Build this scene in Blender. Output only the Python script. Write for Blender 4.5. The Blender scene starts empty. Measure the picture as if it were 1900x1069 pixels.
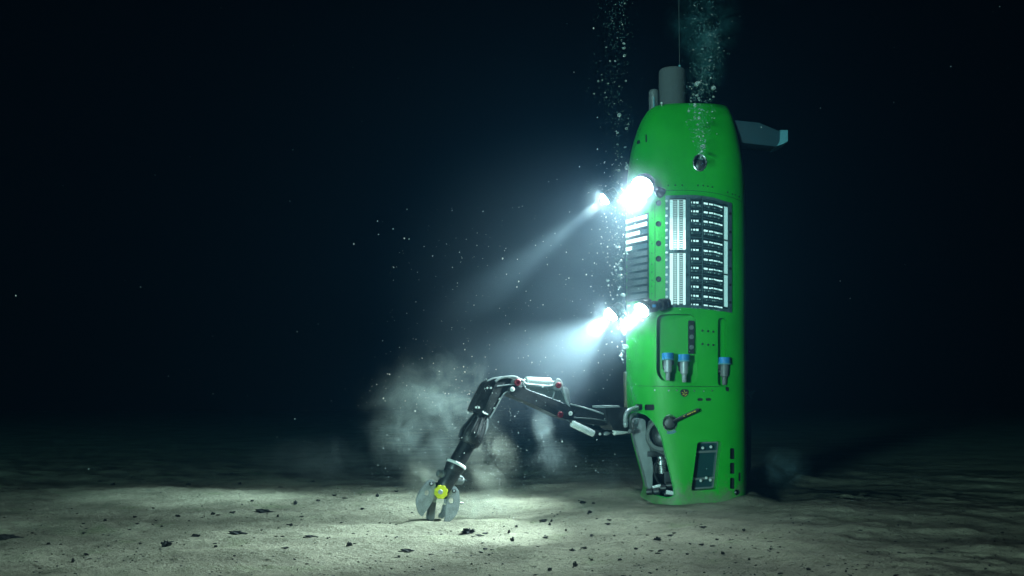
import bpy, bmesh, math, random
from mathutils import Vector, Matrix, noise
from mathutils.bvhtree import BVHTree

random.seed(7)
R = math.radians
SC = bpy.context.scene
COL = SC.collection

# ------------------------------------------------------------------ camera, world, sun, exposure
F, EYE, HZ, CX = 1836.0, 1.0, 730.0, 950.0          # focal length in photo pixels, eye height, horizon row
cam_d = bpy.data.cameras.new('camera')
cam = bpy.data.objects.new('camera', cam_d); COL.objects.link(cam)
cam.location = (0, 0, EYE); cam.rotation_euler = (R(90), 0, 0)
cam_d.sensor_width = 36; cam_d.lens = 36 * F / 1900
cam_d.shift_y = (HZ - 534.5) / 1900
cam_d.clip_start = 0.05; cam_d.clip_end = 400
SC.camera = cam

world = bpy.data.worlds.new('World'); SC.world = world; world.use_nodes = True
bg = world.node_tree.nodes['Background']
bg.inputs[0].default_value = (0.02, 0.14, 0.32, 1); bg.inputs[1].default_value = 0.002

SUN_DIR = Vector((0.48, 0.88, -0.045)).normalized()
sd = bpy.data.lights.new('key_sun', 'SUN'); sd.energy = 2.15; sd.angle = R(6); sd.color = (0.86, 1.0, 0.88)  # added weak key, stands in for the camera-side light on the hull
so = bpy.data.objects.new('key_sun', sd); COL.objects.link(so)
so.rotation_euler = SUN_DIR.to_track_quat('-Z', 'Y').to_euler(); so.location = (-4, -6, 6)

SC.view_settings.view_transform = 'Standard'; SC.view_settings.look = 'None'
SC.view_settings.exposure = 1.1; SC.view_settings.gamma = 1
SC.render.engine = 'CYCLES'
cy = SC.cycles
cy.use_denoising = True; cy.denoiser = 'OPENIMAGEDENOISE'
cy.max_bounces = 6; cy.volume_bounces = 1; cy.transparent_max_bounces = 24; cy.diffuse_bounces = 2
cy.sample_clamp_indirect = 4; cy.sample_clamp_direct = 0
cy.caustics_reflective = False; cy.caustics_refractive = False
cy.volume_step_rate = 1.0; cy.volume_max_steps = 256
cy.use_adaptive_sampling = False

# ------------------------------------------------------------------ helpers
def W(px, py, Y):
    return Vector(((px - CX) / F * Y, Y, EYE + (HZ - py) / F * Y))
def ray(px, py):
    return Vector(((px - CX) / F, 1, (HZ - py) / F)).normalized()
EYEV = Vector((0, 0, EYE))

def mat(name, col, rough=0.5, metal=0.0, emit=None, estr=0, bump=0, bscale=60, var=0.0, vscale=6, coat=0, spec=0.5, trans=0):
    m = bpy.data.materials.new(name); m.use_nodes = True
    nt = m.node_tree; b = nt.nodes['Principled BSDF']
    b.inputs['Base Color'].default_value = (*col, 1); b.inputs['Roughness'].default_value = rough
    b.inputs['Metallic'].default_value = metal; b.inputs['Coat Weight'].default_value = coat
    b.inputs['Specular IOR Level'].default_value = spec; b.inputs['Transmission Weight'].default_value = trans
    if emit:
        b.inputs['Emission Color'].default_value = (*emit, 1); b.inputs['Emission Strength'].default_value = estr
    tc = nt.nodes.new('ShaderNodeTexCoord')
    if var:
        n = nt.nodes.new('ShaderNodeTexNoise'); n.inputs['Scale'].default_value = vscale; n.inputs['Detail'].default_value = 8
        n.inputs['Roughness'].default_value = 0.65
        r = nt.nodes.new('ShaderNodeMapRange'); r.inputs[1].default_value = 0.3; r.inputs[2].default_value = 0.7
        r.inputs[3].default_value = 1 - var; r.inputs[4].default_value = 1 + var
        mx = nt.nodes.new('ShaderNodeMix'); mx.data_type = 'RGBA'; mx.blend_type = 'MULTIPLY'; mx.inputs[0].default_value = 1
        mx.inputs[6].default_value = (*col, 1)
        nt.links.new(tc.outputs['Object'], n.inputs['Vector']); nt.links.new(n.outputs[0], r.inputs[0])
        nt.links.new(r.outputs[0], mx.inputs[7]); nt.links.new(mx.outputs[2], b.inputs['Base Color'])
        r2 = nt.nodes.new('ShaderNodeMapRange'); r2.inputs[1].default_value = 0.3; r2.inputs[2].default_value = 0.7
        r2.inputs[3].default_value = max(0.03, rough - 0.12); r2.inputs[4].default_value = min(1, rough + 0.14)
        nt.links.new(n.outputs[0], r2.inputs[0]); nt.links.new(r2.outputs[0], b.inputs['Roughness'])
    if bump:
        n = nt.nodes.new('ShaderNodeTexNoise'); n.inputs['Scale'].default_value = bscale; n.inputs['Detail'].default_value = 4
        bp = nt.nodes.new('ShaderNodeBump'); bp.inputs['Strength'].default_value = bump; bp.inputs['Distance'].default_value = 0.01
        nt.links.new(tc.outputs['Object'], n.inputs['Vector']); nt.links.new(n.outputs[0], bp.inputs['Height'])
        nt.links.new(bp.outputs[0], b.inputs['Normal'])
    return m

M = dict(
    green=mat('green_paint', (0.010, 0.36, 0.022), 0.46, bump=0.03, bscale=14, var=0.10, vscale=3.0, spec=.35),
    dgreen=mat('green_lip', (0.006, 0.26, 0.035), 0.45, var=0.1),
    black=mat('black_plastic', (0.012, 0.014, 0.016), 0.45, bump=0.05, var=0.2, vscale=25),
    hole=mat('dark_recess', (0.008, 0.012, 0.012), 0.6, var=0.2),
    dark=mat('dark_anodised', (0.035, 0.04, 0.045), 0.38, metal=0.35, bump=0.05, bscale=90, var=0.3, vscale=14),
    grey=mat('grey_alloy', (0.34, 0.38, 0.40), 0.42, metal=0.25, bump=0.05, bscale=120, var=0.22, vscale=12),
    mid=mat('mid_grey', (0.13, 0.15, 0.155), 0.5, metal=0.1, bump=0.08, bscale=60, var=0.25, vscale=9),
    cast=mat('cast_grey', (0.20, 0.23, 0.235), 0.6, bump=0.12, bscale=50, var=0.25, vscale=7),
    ringgrey=mat('bay_ring', (0.10, 0.115, 0.115), 0.6, bump=0.1, bscale=60, var=0.25, vscale=9),
    jaw=mat('jaw_alloy', (0.32, 0.36, 0.385), 0.42, metal=0.3, bump=0.08, bscale=150, var=0.30, vscale=16),
    gun=mat('gunmetal', (0.045, 0.052, 0.056), 0.45, metal=0.25, bump=0.06, bscale=80, var=0.3, vscale=14),
    foam=mat('coarse_grey_foam', (0.085, 0.10, 0.105), 0.9, bump=0.6, bscale=260, var=0.25, vscale=90),
    white=mat('white_enamel', (0.74, 0.78, 0.78), 0.35, var=0.08, vscale=15),
    red=mat('red_anodised', (0.20, 0.018, 0.03), 0.4, metal=0.4, var=0.3, vscale=40),
    yellow=mat('yellow_knob', (0.62, 0.66, 0.03), 0.45, var=0.15, vscale=20),
    ymark=mat('yellow_mark', (0.7, 0.55, 0.02), 0.5),
    steel=mat('steel', (0.42, 0.46, 0.47), 0.28, metal=0.9, var=0.25, vscale=20),
    blue=mat('blue_cap', (0.015, 0.20, 0.48), 0.5, bump=0.1, bscale=200, var=0.15, vscale=30),
    teal=mat('blue_grey_skid', (0.006, 0.036, 0.054), 0.7, var=0.2, vscale=8),
    tealb=mat('pale_blue_tip', (0.09, 0.27, 0.33), 0.5, var=0.1),
    frame=mat('panel_frame', (0.10, 0.17, 0.19), 0.35, metal=0.5, var=0.25, vscale=20),
    board=mat('panel_board', (0.018, 0.04, 0.045), 0.35, metal=0.3, bump=0.1, bscale=150, var=0.5, vscale=40),
    glass=mat('dark_glass', (0.012, 0.05, 0.055), 0.12, coat=0.5),
    led=mat('led_white', (0.8, 0.9, 0.9), 0.4, emit=(0.72, 1.0, 0.97), estr=0.42),
    ledhi=mat('led_bright', (0.8, 0.9, 0.9), 0.4, emit=(0.80, 1.0, 0.97), estr=0.95),
    ledlo=mat('led_dim', (0.55, 0.68, 0.68), 0.4, emit=(0.55, 0.95, 0.92), estr=0.21),
    ledfaint=mat('led_faint', (0.2, 0.3, 0.3), 0.4, emit=(0.5, 0.95, 0.92), estr=.07),
    ledwarm=mat('led_warm', (0.8, 0.9, 0.85), 0.4, emit=(0.92, 1.0, 0.86), estr=1.2),
    bled=mat('board_led', (0.35, 0.45, 0.45), 0.4, emit=(0.70, 1.0, 0.96), estr=.40),
    bledmid=mat('board_led_mid', (0.4, 0.5, 0.5), 0.4, emit=(0.72, 1.0, 0.96), estr=.75),
    bledup=mat('board_led_upper', (0.45, 0.55, 0.55), 0.4, emit=(0.75, 1.0, 0.97), estr=1.15),
    bledhi=mat('board_led_bright', (0.5, 0.6, 0.6), 0.4, emit=(0.78, 1.0, 0.97), estr=1.8),
    lens=mat('lamp_lens', (0.9, 0.9, 0.9), 0.2, emit=(0.86, 0.97, 1.0), estr=150),
    bolt=mat('bolt', (0.012, 0.05, 0.02), 0.4, metal=0.3),
    stone=mat('black_fragment', (0.010, 0.011, 0.012), 0.85, bump=0.4, bscale=70, var=0.4, vscale=30),
    snow=mat('snow_flake', (0.75, 0.80, 0.80), 0.6),
    cable=mat('cable_jacket', (0.025, 0.045, 0.05), 0.6, var=0.2),
)

def hull_paint(m):
    """chalky wear streaks and silt settled on the lower edge"""
    nt = m.node_tree; L = nt.links.new; b = nt.nodes['Principled BSDF']; src = b.inputs['Base Color'].links[0].from_socket
    tc = nt.nodes.new('ShaderNodeTexCoord'); mp = nt.nodes.new('ShaderNodeMapping'); mp.inputs['Scale'].default_value = (9, 9, 1.1); L(tc.outputs['Object'], mp.inputs[0])
    n = nt.nodes.new('ShaderNodeTexNoise'); n.inputs['Scale'].default_value = 2.2; n.inputs['Detail'].default_value = 9; n.inputs['Roughness'].default_value = .7; L(mp.outputs[0], n.inputs['Vector'])
    r = nt.nodes.new('ShaderNodeMapRange'); r.inputs[1].default_value = .56; r.inputs[2].default_value = .80; r.inputs[3].default_value = 0; r.inputs[4].default_value = .6; L(n.outputs[0], r.inputs[0])
    m1 = nt.nodes.new('ShaderNodeMix'); m1.data_type = 'RGBA'; L(r.outputs[0], m1.inputs[0]); L(src, m1.inputs[6]); m1.inputs[7].default_value = (.004, .17, .03, 1)
    sp = nt.nodes.new('ShaderNodeSeparateXYZ'); L(tc.outputs['Object'], sp.inputs[0])
    n2 = nt.nodes.new('ShaderNodeTexNoise'); n2.inputs['Scale'].default_value = 11; n2.inputs['Detail'].default_value = 8; n2.inputs['Roughness'].default_value = .7; L(tc.outputs['Object'], n2.inputs['Vector'])
    z = nt.nodes.new('ShaderNodeMapRange'); z.inputs[1].default_value = .0; z.inputs[2].default_value = .34; z.inputs[3].default_value = .62; z.inputs[4].default_value = .18; L(sp.outputs[2], z.inputs[0])
    d = nt.nodes.new('ShaderNodeMath'); d.operation = 'ADD'; L(n2.outputs[0], d.inputs[0]); L(z.outputs[0], d.inputs[1])
    e = nt.nodes.new('ShaderNodeMapRange'); e.inputs[1].default_value = .86; e.inputs[2].default_value = 1.12; e.inputs[3].default_value = 0; e.inputs[4].default_value = .75; L(d.outputs[0], e.inputs[0])
    m2 = nt.nodes.new('ShaderNodeMix'); m2.data_type = 'RGBA'; L(e.outputs[0], m2.inputs[0]); L(m1.outputs[2], m2.inputs[6]); m2.inputs[7].default_value = (.16, .16, .12, 1)
    L(m2.outputs[2], b.inputs['Base Color'])
hull_paint(M['green'])
def bubble_mat(name='air_bubble', tint=(.7, .8, .8), op=1.0):
    m = bpy.data.materials.new(name); m.use_nodes = True; nt = m.node_tree
    for n in list(nt.nodes): nt.nodes.remove(n)
    out = nt.nodes.new('ShaderNodeOutputMaterial'); mix = nt.nodes.new('ShaderNodeMixShader'); mix2 = nt.nodes.new('ShaderNodeMixShader')
    tr = nt.nodes.new('ShaderNodeBsdfTransparent'); gl = nt.nodes.new('ShaderNodeBsdfGlossy'); df = nt.nodes.new('ShaderNodeBsdfDiffuse')
    gl.inputs['Roughness'].default_value = 0.22; gl.inputs[0].default_value = (0.9, 1, 1, 1); df.inputs[0].default_value = (*tint, 1)
    lw = nt.nodes.new('ShaderNodeLayerWeight'); lw.inputs[0].default_value = 0.45
    rr = nt.nodes.new('ShaderNodeMapRange'); rr.inputs[3].default_value = 0.32 * op; rr.inputs[4].default_value = 0.9 * op
    mix2.inputs[0].default_value = 0.62
    L = nt.links.new
    L(lw.outputs['Facing'], rr.inputs[0]); L(rr.outputs[0], mix.inputs[0])
    L(gl.outputs[0], mix2.inputs[1]); L(df.outputs[0], mix2.inputs[2])
    L(tr.outputs[0], mix.inputs[1]); L(mix2.outputs[0], mix.inputs[2]); L(mix.outputs[0], out.inputs[0])
    return m
M['bubble'] = bubble_mat(); M['fizz'] = bubble_mat('fine_air_bubble', (.30, .62, .66), .75)

def smooth(me, ang=35):
    me.polygons.foreach_set('use_smooth', [True] * len(me.polygons))
    me.set_sharp_from_angle(angle=R(ang)); me.update()

def obj(name, bm, mats, parent=None, ang=35):
    if not isinstance(mats, (list, tuple)): mats = [mats]
    bmesh.ops.recalc_face_normals(bm, faces=bm.faces)
    me = bpy.data.meshes.new(name); bm.to_mesh(me); bm.free()
    for m in mats: me.materials.append(m)
    smooth(me, ang)
    o = bpy.data.objects.new(name, me); COL.objects.link(o)
    if parent: attach(o, parent)
    return o

def world_of(o):
    m = Matrix.LocRotScale(o.location, o.rotation_euler, o.scale)
    return world_of(o.parent) @ o.matrix_parent_inverse @ m if o.parent else m
def attach(o, p):
    o.parent = p; o.matrix_parent_inverse = world_of(p).inverted()
def empty(name, loc, parent=None):
    o = bpy.data.objects.new(name, None); COL.objects.link(o); o.location = loc; o.empty_display_size = 0.1
    if parent: attach(o, parent)
    return o
def tag(o, label=None, cat=None, group=None, kind=None):
    for k, v in (('label', label), ('category', cat), ('group', group), ('kind', kind)):
        if v: o[k] = v
    return o

def frame_of(d):
    d = d.normalized(); a = Vector((0, 0, 1)) if abs(d.z) < 0.9 else Vector((1, 0, 0))
    u = d.cross(a).normalized(); return u, d.cross(u).normalized()

def tube(bm, pts, r, seg=14, caps=True, mi=0):
    """swept round tube, r a number or one radius per point"""
    pts = [Vector(p) for p in pts]; n = len(pts); rs = r if isinstance(r, (list, tuple)) else [r] * n
    rings = []; u = None
    for i, p in enumerate(pts):
        d = (pts[min(i + 1, n - 1)] - pts[max(i - 1, 0)])
        if d.length < 1e-9: d = pts[-1] - pts[0]
        d.normalize()
        if u is None: u, v = frame_of(d)
        else:
            u = (u - d * u.dot(d)).normalized(); v = d.cross(u)
        rings.append([bm.verts.new(p + (u * math.cos(2 * math.pi * k / seg) + v * math.sin(2 * math.pi * k / seg)) * rs[i]) for k in range(seg)])
    for a, b in zip(rings, rings[1:]):
        for k in range(seg):
            f = bm.faces.new((a[k], a[(k + 1) % seg], b[(k + 1) % seg], b[k])); f.material_index = mi
    if caps:
        for rg in (rings[0], rings[-1]):
            f = bm.faces.new(rg); f.material_index = mi

def lathe(bm, a, b, prof, seg=28, mi=0):
    """prof: (t along a->b, radius)"""
    a, b = Vector(a), Vector(b); d = b - a; u, v = frame_of(d); rings = []
    for t, r in prof:
        c = a + d * t
        rings.append([bm.verts.new(c + (u * math.cos(2 * math.pi * k / seg) + v * math.sin(2 * math.pi * k / seg)) * max(r, 1e-4)) for k in range(seg)])
    for p, q in zip(rings, rings[1:]):
        for k in range(seg):
            f = bm.faces.new((p[k], p[(k + 1) % seg], q[(k + 1) % seg], q[k])); f.material_index = mi
    for rg in (rings[0], rings[-1]):
        f = bm.faces.new(rg); f.material_index = mi

def prism(bm, pts, d0, d1, mi=0, bev=0.0, holes=None):
    """outline of 3-D points pushed to +d0 and +d1 (vectors) with optional bevel"""
    A = [bm.verts.new(p + d0) for p in pts]; B = [bm.verts.new(p + d1) for p in pts]; n = len(pts); fs = []
    fs.append(bm.faces.new(A)); fs.append(bm.faces.new(list(reversed(B))))
    for i in range(n): fs.append(bm.faces.new((A[i], B[i], B[(i + 1) % n], A[(i + 1) % n])))
    for f in fs: f.material_index = mi
    if bev:
        es = set()
        for f in fs[:2]: es.update(f.edges)
        bmesh.ops.bevel(bm, geom=list(es), offset=bev, segments=2, profile=0.6, affect='EDGES', clamp_overlap=True)

def box(bm, c, ax, ay, az, sx, sy, sz, mi=0, bev=0.0):
    c = Vector(c)
    pts = [c + ax * (i * sx / 2) + ay * (j * sy / 2) for i, j in ((-1, -1), (1, -1), (1, 1), (-1, 1))]
    prism(bm, pts, -az * (sz / 2), az * (sz / 2), mi, bev)

def ball(bm, c, r, sub=2, mi=0, sq=None):
    ret = bmesh.ops.create_icosphere(bm, subdivisions=sub, radius=r)
    for v in ret['verts']:
        if sq: v.co = Vector((v.co.x * sq[0], v.co.y * sq[1], v.co.z * sq[2]))
        v.co += Vector(c)
    for v in ret['verts']:
        for f in v.link_faces: f.material_index = mi

_ib = bmesh.new(); bmesh.ops.create_icosphere(_ib, subdivisions=1, radius=1); _ib.verts.index_update()
ICO_V = [v.co.copy() for v in _ib.verts]; ICO_F = [tuple(v.index for v in f.verts) for f in _ib.faces]; _ib.free()
def specks(name, items, m):
    """many tiny faceted grains in one mesh: items are (centre, function of a unit vertex)"""
    vs, fs = [], []
    for c, fn in items:
        b = len(vs); vs.extend([fn(v) + c for v in ICO_V]); fs.extend([tuple(i + b for i in f) for f in ICO_F])
    me = bpy.data.meshes.new(name); me.from_pydata([tuple(v) for v in vs], [], fs); me.materials.append(m); smooth(me, 180)
    o = bpy.data.objects.new(name, me); COL.objects.link(o); return o
def rrect(x0, y0, x1, y1, r, seg=6):
    pts = []
    for cx, cy_, a0 in ((x1 - r, y0 + r, -90), (x1 - r, y1 - r, 0), (x0 + r, y1 - r, 90), (x0 + r, y0 + r, 180)):
        for k in range(seg + 1):
            a = R(a0 + 90 * k / seg); pts.append((cx + r * math.cos(a), cy_ + r * math.sin(a)))
    return pts
def circ(cx, cy_, rx, ry=None, seg=24):
    ry = ry or rx
    return [(cx + rx * math.cos(2 * math.pi * k / seg), cy_ + ry * math.sin(2 * math.pi * k / seg)) for k in range(seg)]
def rounded(pts, r, seg=5):
    out = []; n = len(pts)
    for i in range(n):
        p = Vector(pts[i]); a = Vector(pts[i - 1]); b = Vector(pts[(i + 1) % n])
        da, db = (a - p), (b - p); k = min(r, da.length * 0.45, db.length * 0.45)
        s, e = p + da.normalized() * k, p + db.normalized() * k
        for j in range(seg + 1):
            t = j / seg; q = s * (1 - t) ** 2 + p * 2 * t * (1 - t) + e * t * t
            out.append((q.x, q.y))
    return out
def smoothline(pts, seg=6, closed=False):
    P = [Vector(p) for p in pts]; n = len(P); out = []
    rng = range(n if closed else n - 1)
    for i in rng:
        p0 = P[(i - 1) % n] if closed else P[max(i - 1, 0)]; p1 = P[i]; p2 = P[(i + 1) % n]
        p3 = P[(i + 2) % n] if closed else P[min(i + 2, n - 1)]
        for k in range(seg):
            t = k / seg
            out.append(0.5 * ((2 * p1) + (p2 - p0) * t + (2 * p0 - 5 * p1 + 4 * p2 - p3) * t * t + (3 * p1 - p0 - 3 * p2 + p3) * t ** 3))
    if not closed: out.append(P[-1])
    return out

# ------------------------------------------------------------------ seabed
def ground_pt(px, py):
    Y = F * EYE / (py - HZ); return ((px - CX) / F * Y, Y)
MOUNDS = []                                            # x, y, rx, ry, height
for px, py, rx, ry, h in ((1010, 903, .55, .35, .07), (1130, 915, .5, .22, .05), (700, 962, .5, .18, .035), (600, 945, .45, .2, .03),
                          (770, 990, .45, .2, .045), (560, 880, 1.6, .8, .04), (905, 955, .3, .15, .03), 
                          (1430, 890, .55, .35, .16), (250, 905, 1.2, .5, .05), (120, 960, .8, .3, .05), (1000, 1010, .5, .25, .03),
                          (480, 1010, .5, .2, .035), (1600, 985, .8, .3, .03), (1800, 1020, .7, .3, .04), (250, 1040, .5, .2, .04)):
    x, y = ground_pt(px, py); MOUNDS.append((x, y, rx, ry, h))
PIT = W(822, 970, 8.2)
def sst(a, b, t):
    t = min(1, max(0, (t - a) / (b - a))); return t * t * (3 - 2 * t)
def H(x, y):
    base = -0.065 * (1 - sst(-0.2, 1.3, x))
    near = math.exp(-(((x - 1.66) / .75) ** 2 + ((y - 9.4) / .75) ** 2) * 1.2)
    h = 0
    for mx, my, rx, ry, hh in MOUNDS:
        q = ((x - mx) / rx) ** 2 + ((y - my) / ry) ** 2
        if q < 9: h += hh * math.exp(-q)
    v = Vector((x, y, 0))
    n1 = noise.noise(v * 0.45 + Vector((3, 1, 0)))
    n2 = noise.noise(Vector((x * 1.2 + .4 * n1, y * 1.3 + .3 * n1, 4)))
    n3 = noise.noise(Vector((x * 3.3, y * 3.6, 9)))
    n4 = noise.noise(Vector((x * 8.3, y * 10.5, 2)))
    n5 = noise.noise(Vector((x * 21, y * 25, 7)))
    rp = 1 - abs(noise.noise(Vector((x * 2.2 + y * 1.0, y * 4.0, 13)))) * 2
    n6 = noise.noise(Vector((x * 42, y * 42, 5)))
    h += (0.035 * n1 + 0.026 * n2 + 0.019 * n3 + 0.0145 * n4 + 0.0075 * n5 + 0.0038 * n6 + 0.002 * rp) * (1 - 0.8 * near)
    if 4 < y < 16:                                     # burrow dents and little spoil heaps
        for sc_, dep, rad in ((1.9, .030, .17), (5.2, .013, .20)):
            ds, ps = noise.voronoi(Vector((x * sc_, y * sc_, 3.3)))
            hsh = math.sin(ps[0].x * 12.99 + ps[0].y * 78.23) * 43758.5; hsh -= math.floor(hsh)
            if hsh < .5: h += dep * (.4 + hsh) * (1 - .8 * near) * (.55 * math.exp(-((ds[0] - rad * 1.5) / (rad * .6)) ** 2) - math.exp(-(ds[0] / rad) ** 2))
            elif hsh > .78: h += dep * .9 * (1 - .8 * near) * math.exp(-(ds[0] / (rad * .8)) ** 2)
    dx, dy = x - 1.66, y - 9.45; dd = math.hypot(dx, dy * 1.02); an = math.atan2(dy, dx)
    if dd < 1.4:                                       # silt pushed up round the foot, scoured on the lamp side
        side = max(0, math.cos(an + .30)) ** 2
        h += (.002 + .06 * side + .012 * n3) * math.exp(-((dd - .60) / .16) ** 2) - .018 * (1 - side) * math.exp(-((dd - .56) / .10) ** 2)
    q = ((x - PIT.x) / .16) ** 2 + ((y - PIT.y) / .12) ** 2
    if q < 8: h += 0.05 * math.exp(-q * .35) - 0.07 * math.exp(-q * 1.6)
    far = sst(10, 16, y)
    return base + h * (1 - .72 * far)

def build_ground():
    bm = bmesh.new(); ys = []
    y = -1.6
    while y < 62:
        ys.append(y)
        y += 0.5 if y < 3 else (0.022 + 0.010 * max(0, y - 5.5) if y < 14 else 0.05 + 0.06 * (y - 12.5))
    nx = 330; rows = []
    for y in ys:
        half = max(y, 2) * 0.62 + 3.0; row = []
        half = half if y < 14 else half + (y - 14) * 0.3
        for i in range(nx + 1):
            x = (i / nx * 2 - 1) * half; row.append(bm.verts.new((x, y, H(x, y))))
        rows.append(row)
    for a, b in zip(rows, rows[1:]):
        for i in range(nx): bm.faces.new((a[i], a[i + 1], b[i + 1], b[i]))
    m = bpy.data.materials.new('silt'); m.use_nodes = True; nt = m.node_tree; L = nt.links.new
    b = nt.nodes['Principled BSDF']; b.inputs['Roughness'].default_value = 0.95; b.inputs['Specular IOR Level'].default_value = 0.15
    tc = nt.nodes.new('ShaderNodeTexCoord')
    def nz(scale, det=6, rough=.6, dist=0):
        n = nt.nodes.new('ShaderNodeTexNoise'); n.inputs['Scale'].default_value = scale; n.inputs['Detail'].default_value = det
        n.inputs['Roughness'].default_value = rough; n.inputs['Distortion'].default_value = dist
        L(tc.outputs['Object'], n.inputs['Vector']); return n
    def ramp(src, stops):
        r = nt.nodes.new('ShaderNodeValToRGB'); e = r.color_ramp.elements
        while len(e) < len(stops): e.new(0.5)
        for k, (p, c) in enumerate(stops): e[k].position = p; e[k].color = (*c, 1)
        L(src, r.inputs[0]); return r
    def mixc(a, bb, fac, mode='MIX'):
        x = nt.nodes.new('ShaderNodeMix'); x.data_type = 'RGBA'; x.blend_type = mode
        if isinstance(fac, float): x.inputs[0].default_value = fac
        else: L(fac, x.inputs[0])
        L(a, x.inputs[6]); L(bb, x.inputs[7]); return x.outputs[2]
    big = ramp(nz(1.3, 5).outputs[0], [(.35, (.215, .20, .15)), (.62, (.385, .36, .27))])
    alg = nz(1.9, 4, .55); algr = ramp(alg.outputs[0], [(.60, (0, 0, 0)), (.74, (.4, .4, .4))])
    green = nt.nodes.new('ShaderNodeRGB'); green.outputs[0].default_value = (.17, .24, .10, 1)
    c = mixc(big.outputs[0], green.outputs[0], algr.outputs[0])
    grain = ramp(nz(95, 5, .7).outputs[0], [(.30, (.55, .55, .55)), (.5, (1, 1, 1)), (.75, (1.15, 1.15, 1.12))])
    c = mixc(c, grain.outputs[0], .8, 'MULTIPLY')
    spk = ramp(nz(34, 3, .55, .6).outputs[0], [(.29, (.10, .10, .09)), (.375, (1, 1, 1))])
    c = mixc(c, spk.outputs[0], .85, 'MULTIPLY')
    spk2 = ramp(nz(13, 4, .6, .9).outputs[0], [(.27, (.12, .12, .11)), (.37, (1, 1, 1))])
    c = mixc(c, spk2.outputs[0], .8, 'MULTIPLY')
    L(c, b.inputs['Base Color'])
    add = nt.nodes.new('ShaderNodeMath'); add.operation = 'MULTIPLY_ADD'; add.inputs[1].default_value = 0.35
    L(nz(60, 6, .7).outputs[0], add.inputs[0]); L(nz(16, 6, .65, .4).outputs[0], add.inputs[2])
    bp = nt.nodes.new('ShaderNodeBump'); bp.inputs['Strength'].default_value = 0.9; bp.inputs['Distance'].default_value = 0.045
    L(add.outputs[0], bp.inputs['Height']); L(bp.outputs[0], b.inputs['Normal'])
    o = obj('seabed', bm, m, ang=180); tag(o, 'grey silty seabed with low mounds and small pits', 'seabed', kind='structure')
    return o
build_ground()

# ------------------------------------------------------------------ submersible hull
HX, HY = (1271 - CX) / F * 9.5, 9.5
def zpx(py): return EYE + (HZ - py) / F * 9.5
PROF = [  # photo row, left edge, right edge, half depth
    (203, 1212, 1345, .20), (205, 1206, 1350, .23), (212, 1197, 1353.5, .27), (226, 1188, 1358.5, .32), (240, 1182, 1362, .35), (260, 1175.5, 1366.5, .40), (280, 1170.5, 1370, .435),
    (320, 1165, 1376, .49), (360, 1163, 1378, .515), (420, 1162.5, 1379, .52), (500, 1162.5, 1380, .52), (620, 1162.5, 1380, .52),
    (740, 1163, 1381, .52), (770, 1166, 1381, .52), (807, 1171, 1381, .52), (860, 1185, 1381, .52), (900, 1195.5, 1381, .52), (912, 1194, 1381, .525), (922, 1189.5, 1381, .535), (940, 1191, 1381, .535), (965, 1196, 1381, .53)]
NSEG = 128; NEXP = 3.0
def hull_bm():
    rows = [Vector((p[0], p[1], p[2])) for p in PROF]
    fine = []
    P = [Vector((p[0], p[1], p[2], p[3])) for p in PROF]
    for i in range(len(P) - 1):
        n = max(1, int((P[i + 1][0] - P[i][0]) / 14))
        for k in range(n):
            t = k / n; p0, p1, p2, p3 = P[max(i - 1, 0)], P[i], P[i + 1], P[min(i + 2, len(P) - 1)]
            d = p2[0] - p1[0]
            m1 = (p2 - p0) / max(p2[0] - p0[0], 1e-6) * d; m2 = (p3 - p1) / max(p3[0] - p1[0], 1e-6) * d
            q = p1 * (2 * t ** 3 - 3 * t * t + 1) + m1 * (t ** 3 - 2 * t * t + t) + p2 * (3 * t * t - 2 * t ** 3) + m2 * (t ** 3 - t * t)
            q[0] = p1[0] + d * t; fine.append(q)
    fine.append(P[-1])
    bm = bmesh.new(); rings = []
    for q in fine:
        z = zpx(q[0]); xl = (HX - (q[1] - CX) / F * 9.5) * .982; xr = ((q[2] - CX) / F * 9.5 - HX) * .968; ring = []
        for k in range(NSEG):
            a = 2 * math.pi * k / NSEG; c, s = math.cos(a), math.sin(a)
            ex = math.copysign(abs(c) ** (2 / NEXP), c) * (xr if c > 0 else xl)
            ey = math.copysign(abs(s) ** (2 / NEXP), s) * q[3]
            ring.append(bm.verts.new((HX + ex, HY + ey, z)))
        rings.append(ring)
    for a, b in zip(rings, rings[1:]):
        for k in range(NSEG): bm.faces.new((a[k], b[k], b[(k + 1) % NSEG], a[(k + 1) % NSEG]))
    bm.faces.new(rings[0]); bm.faces.new(list(reversed(rings[-1])))
    bmesh.ops.recalc_face_normals(bm, faces=bm.faces)
    return bm
_hb = hull_bm(); TREE = BVHTree.FromBMesh(_hb)
def S(px, py, off=0.0):
    """point of the hull seen at that spot, and its outward normal"""
    for dx in range(0, 14):
        for sgn in (1, -1):
            p, n, i, d = TREE.ray_cast(EYEV, ray(px + dx * sgn, py))
            if p is not None:
                if n.y > 0: n = -n
                return p + n * off, n
    raise ValueError((px, py))
def quad(q, u, v):
    (ax, ay), (bx, by), (cx, cy_), (dx, dy) = q          # tl tr br bl
    return ((ax * (1 - u) + bx * u) * (1 - v) + (dx * (1 - u) + cx * u) * v, (ay * (1 - u) + by * u) * (1 - v) + (dy * (1 - u) + cy_ * u) * v)
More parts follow.
